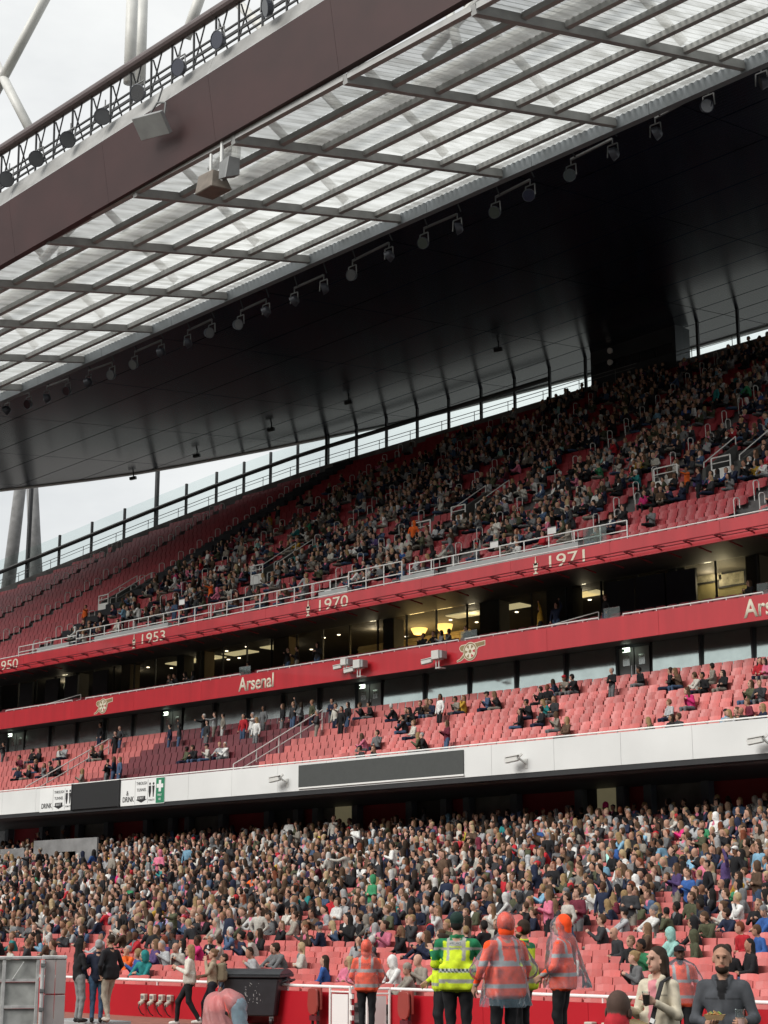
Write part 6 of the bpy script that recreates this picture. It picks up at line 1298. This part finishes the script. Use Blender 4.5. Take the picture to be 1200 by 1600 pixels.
MB().path([[c * sc for c in p] for p in ((-.2, -.26, 1.04), (-.06, -.275, 1.0), (.08, -.27, .98))], .004, 5).build('zip', m_gold, bg_)
def cuffs(V, who, C_):
    t = who == TOP; 
    for z in (1.30,): m = t & (np.abs(V[:, 2] - z) < .009) & (np.abs(np.abs(V[:, 0]) - .1) < .06) & (V[:, 1] < -.05); C_[m] *= .45
    m = t & (np.abs(V[:, 0]) < .012) & (V[:, 1] < -.08) & (V[:, 2] < 1.28); C_[m] *= .8
GREYS = (.065, .07, .08)
o, sc, wr = hires('bearded man in charcoal overshirt holding a food tray and cup', 1127, 1475, 172, DZ, -8, 'crop', 'dark brown', 1, GREYS, (.03, .03, .035), BLK, beard=True, paint=shirt_front(1.3, 1.47, BLK, .05, cuffs), vox=.013, hyaw=.08, armtgt=[((.265, .0, 1.13), (.21, -.30, 1.12)), ((-.265, .0, 1.12), (-.1, -.31, 1.1))], palms=((-1, 0, .1), (0, 0, 1)), curl=(.85, .4), coat=.16, wide=1.0)
tray(o, sc, (-.03, -.40, 1.135), 'loaded food tray in the right hand of the bearded man', [((.6, .3, .06), 'chips'), ((.5, .07, .03), 'sauce'), ((.2, .3, .06), 'salad')], 1.05)
w_ = wpos(o, [c * sc for c in (.19, -.385, 1.10)]); cp = thing('drink_cup', 'clear plastic cup in the left hand of the bearded man', 'cup', w_); MB().tube((0, 0, 0), (0, 0, .05), .032, 14, .036).build('drink', M('pale_pink_drink', (.5, .33, .3), .2), cp); MB().tube((0, 0, .0505), (0, 0, .13), .0365, 14, .044, cap=False).build('cup_wall', m_clear, cp)
# --- bald man seated with his back to the camera
X, Y, zt_ = atS(966, 1549, 208); sc = (zt_ - DZ) / 1.345
P = seated('lap', 'bald', .12, hands=True) + [cone((-.1, .04, 1.0), (0, .035, 1.1), .075, .06, TOP, .05), cone((.1, .04, 1.0), (0, .035, 1.1), .075, .06, TOP, .05), cone((-.18, .03, .99), (.18, .03, .99), .075, .075, TOP, .05), cone((0, .055, 1.04), (0, .06, 1.13), .1, .082, TOP, .03)]; V, Q = surface(P, .014); who = owner(P, V); pal = palette(dict(skin=SKINS[7], hair='black', top='red', legs='black', shirt='red', hat='black')); pal[SKIN] = (.075, .045, .035); C_ = pal[who].copy(); C_[(who == TOP) & (np.abs(V[:, 2] - .99) < .02)] = (.6, .6, .58)
ea = [ell((.083, .01, 1.2), (.014, .03, .04), 0), ell((-.083, .01, 1.2), (.014, .03, .04), 0)]; V2, Q2 = surface(ea, .008); V = np.concatenate([V, V2]); Q = np.concatenate([Q, Q2 + len(V) - len(V2)]); C_ = np.concatenate([C_, np.tile(pal[SKIN], (len(V2), 1))])
o = bake('person', V * sc, Q, C_, FINE, loc=(X, Y, DZ), rotz=math.atan2(-X, Y) + math.radians(158)); o['label'] = 'bald man in red jacket seated low, seen from behind'; o['category'] = 'person'; o['group'] = 'people standing beside the pitch'
fc = thing('flight_case', 'black flight case serving as a seat for the bald man', 'case', (X, Y, DZ), math.atan2(-X, Y) + math.radians(158)); MB().box(-.35, .35, -.2, .25, .03, .43 * sc).build('case_body', m_dark, fc, bevel=.015)
for dx in (-.33, .29): MB().box(dx, dx + .04, -.19, .24, 0, .03).build('foot', m_grey, fc)

# ================================================================== things beside the wall
# wheelie bin
X, Y, _ = atS(401, 1590, 67); wb = thing('wheelie_bin', 'large black four-wheeled refuse bin in front of the red wall', 'bin', (X, Y, 0), math.atan2(-X, Y) - .32)
m_bin = M('black_bin_plastic', (.022, .025, .03), .45, var=.15, scale=6); b = MB()
b.add([(-.56, -.42, .2), (.56, -.42, .2), (.56, .42, .2), (-.56, .42, .2), (-.68, -.5, 1.05), (.68, -.5, 1.05), (.68, .5, 1.05), (-.68, .5, 1.05)], [(0, 3, 2, 1), (4, 5, 6, 7), (0, 1, 5, 4), (1, 2, 6, 5), (2, 3, 7, 6), (3, 0, 4, 7)]); b.build('body', m_bin, wb, bevel=.03)
MB().box(-.73, .73, -.55, .55, 1.06, 1.13).build('rim', m_bin, wb, bevel=.015)
b = MB(); n = 10; pr = [(-.56 + 1.12 * i / n, 1.135 + .12 * math.sin(math.pi * i / n)) for i in range(n + 1)]
vs = [(sx * .72, y, z) for sx in (-1, 1) for y, z in pr]; b.add(vs, [(i, n + 1 + i, n + 2 + i, i + 1) for i in range(n)] + [tuple(range(n + 1)), tuple(range(2 * n + 1, n, -1))]); b.build('lid', M('dark_grey_bin_lid', (.04, .043, .048), .4, var=.12), wb)
b = MB(); b.path([(.70, -.35, .95), (.82, -.3, 1.0), (.82, .3, 1.0), (.70, .35, .95)], .025, 8); b.build('side_handle', m_bin, wb)
MB().tube((.70, 0, .95), (.74, 0, .95), .11, 14).build('trunnion', m_bin, wb)
for sx in (-.48, .48):
    for sy in (-.36, .36): w = MB().tube((sx - .03, sy, .09), (sx + .03, sy, .09), .09, 14).build('wheel', m_dark, wb); MB().bar((sx, sy, .1), (sx, sy, .24), .05, .1).build('caster_fork', m_grey, w)
m_scr = M('scraped_white_marks', (.3, .31, .31), .8, var=.5, scale=30); _rr = random.Random(9)
for i in range(26): q = (_rr.uniform(-.15, .35), _rr.uniform(.5, .95)); zz = q[1]; yy = -.42 - .08 * (zz - .2) / .85; MB().bar((q[0], yy - .004, zz), (q[0] + _rr.uniform(-.03, .05), yy - .008 * .5 - .002, zz + _rr.uniform(-.05, .05)), .004, .012).build('scuff_mark', m_scr, wb)
# sockets on the wall
m_sock = M('beige_socket_plastic', (.5, .47, .4), .5, var=.12)
for i, px in enumerate((228, 242, 256, 269)):
    X = atY(px, 1558, 27)[0]; sk = thing('wall_socket', f'beige industrial socket on the red wall, {ORD[i]} from the left of four', 'socket', (X, 26.94, .38), group='sockets on the red wall')
    MB().box(-.085, .085, -.06, .055, .02, .18).build('housing', m_sock, sk, bevel=.015); b = MB(); b.tube((0, -.02, -.0), (0, -.14, -.06), .055, 12); b.build('socket_cup', m_sock, sk); MB().box(-.05, .05, -.075, -.06, .07, .14).build('cover_flap', m_grey, sk)
    b = MB(); b.path([(0, -.14, -.06), (.01, -.17, -.15), (.03, -.1, -.28), (.06, -.02, -.34)], .014, 6); b.build('cable', m_dark, sk)
for i, px in enumerate((907, 934)):
    X = atY(px, 1592, 26.6)[0]; sk = thing('wall_socket', f'grey box socket low on the red wall beside the bald man, {"left" if i == 0 else "right"} of two', 'socket', (X, 26.9, .3), group='box sockets by the bald man'); MB().box(-.1, .1, -.08, .09, -.1, .12).build('housing', m_sock, sk, bevel=.015); MB().box(-.06, .06, -.09, -.08, -.04, .07).build('cover_flap', m_dark, sk)
# gate
gt = thing('pitch_gate', 'white steel gate standing open in the red wall', 'gate')
def gate_leaf(xa, xb, Ya, Yb, nm):
    b = MB(); b.path([(xa, Ya, .05), (xa, Ya, .9), (xb, Yb, .9), (xb, Yb, .05), (xa, Ya, .05)], .03, 8); b.path([(xa, Ya, .8), (xb, Yb, .8)], .02, 6); b.build('frame', m_white, gt)
    MB().bar((xa + .06 * (1 if xb > xa else -1), (Ya + Yb) / 2 + (Ya - Yb) * .4, .42), (xb - .06 * (1 if xb > xa else -1), (Ya + Yb) / 2 - (Ya - Yb) * .4, .42), .02, .66).build('panel', m_sign, gt)
xa, xb = atY(518, 1570, 26.9)[0], atY(547, 1570, 26.9)[0]; gate_leaf(xa, xb, 26.86, 26.9, 'l'); xa2, xb2 = atY(594, 1570, 26.9)[0], atY(606, 1570, 26.9)[0]; gate_leaf(xa2, xb2, 26.5, 26.95, 'r')
for z in (.2, .42, .66): MB().box(xb + .02, xb + .1, 26.86, 26.92, z, z + .1).build('hinge', m_white, gt)
# tip-up steward seats on the wall
m_sseat = M('brick_red_seat_plastic', (.28, .045, .035), .5, var=.12)
for px, w in ((492, 'left of the white gate'), (634, 'right of the white gate'), (1152, 'near the right edge')):
    X = atY(px, 1570, 26.8)[0]; t = thing('tip_up_seat', f'brick-red tip-up steward seat on the wall {w}', 'seat', (X, 26.78, .2), -.25, 'steward seats on the wall')
    b = MB(); n = 8; pts = [(-.2, .62), (-.23, .3), (-.19, .16), (-.1, .09), (.1, .09), (.19, .16), (.23, .3), (.2, .62), (.15, .66), (-.15, .66)]; b.poly(pts, -.06, -.01); b.build('seat_pan', m_sseat, t, bevel=.012); MB().box(-.22, .22, .03, .09, .2, .68).build('backrest', m_sseat, t, bevel=.012); MB().box(-.16, .16, -.04, .06, -.04, .07).build('hinge_block', m_seat2, t); b = MB(); b.bar((-.12, .03, -.2), (-.12, .03, .2), .05, .04); b.bar((.12, .03, -.2), (.12, .03, .2), .05, .04); b.build('bracket', m_dark, t)
# silver barrier trolley at the left edge
X, Y, zt_ = atS(66, 1492, 92); a_ = math.atan2(-X, Y); bt = thing('barrier_trolley', 'silver aluminium barrier sections stacked on a trolley at the left edge', 'trolley', (X, Y, 0), a_)
m_alu = M('scuffed_aluminium', (.55, .55, .54), .45, .25, var=.25, scale=5, bump=.15, bscale=30); m_alu2 = M('dull_aluminium_sheet', (.42, .43, .41), .55, .15, var=.3, scale=4)
zt_ -= .02
MB().box(-1.6, .0, -.02, .06, zt_ - .05, zt_).build('top_bar', m_alu, bt, bevel=.01); MB().box(.0, .42, -.03, .5, zt_ - .05, zt_ + .005).build('top_cap', m_alu, bt, bevel=.01)
for x_ in (-1.2, -.62, -.06): MB().box(x_ - .03, x_ + .03, -.0, .05, .12, zt_ - .052).build('upright', m_alu, bt, bevel=.008)
for z in (.3, zt_ - .85, zt_ - .42): MB().box(-1.6, -.03, .004, .046, z, z + .05).build('cross_bar', m_alu, bt)
for i in range(3):
    for z0_, z1_ in ((.36, zt_ - .86), (zt_ - .79, zt_ - .43), (zt_ - .36, zt_ - .06)): MB().box(-1.75 + .57 * i, -1.182 + .57 * i, .05, .06, z0_ - .06, z1_ + .005).build('infill_sheet', m_alu2, bt)
m_mk = M('white_tape', (.8, .8, .78), .5)
for i in range(4): MB().bar((-1.32 + .42 * i, -.004, zt_ - .38), (-1.14 + .42 * i, -.004, zt_ - .09), .012, .03, (0, -1, 0)).build('tape_stripe', m_mk, bt)
for i in range(2):
    for z0_, z1_ in ((zt_ - .62, zt_ - .06), (.15, zt_ - .64)): MB().box(.06 + .18 * i, .232 + .18 * i, -.02 + .0 * i, .45, z0_, z1_).build('side_plate', M('pinkish_silver_plate', (.46, .42, .41), .5, .35, var=.15), bt, bevel=.008)
b = MB(); b.tube((.02, -.05, .12), (.02, -.05, zt_ - .06), .035, 8); b.build('corner_tube', m_alu, bt)
for z in (zt_ - .18, zt_ - .6, zt_ - .9): MB().box(-.02, .06, -.1, -.03, z, z + .07).build('clamp', m_grey, bt, bevel=.01)
for x_ in (-1.3, .3):
    for y_ in (.05, .4): MB().tube((x_ - .025, y_, .06), (x_ + .025, y_, .06), .06, 12).build('wheel', m_dark, bt)
MB().box(-1.55, .42, .0, .5, .12, .15).build('trolley_bed', m_grey, bt)
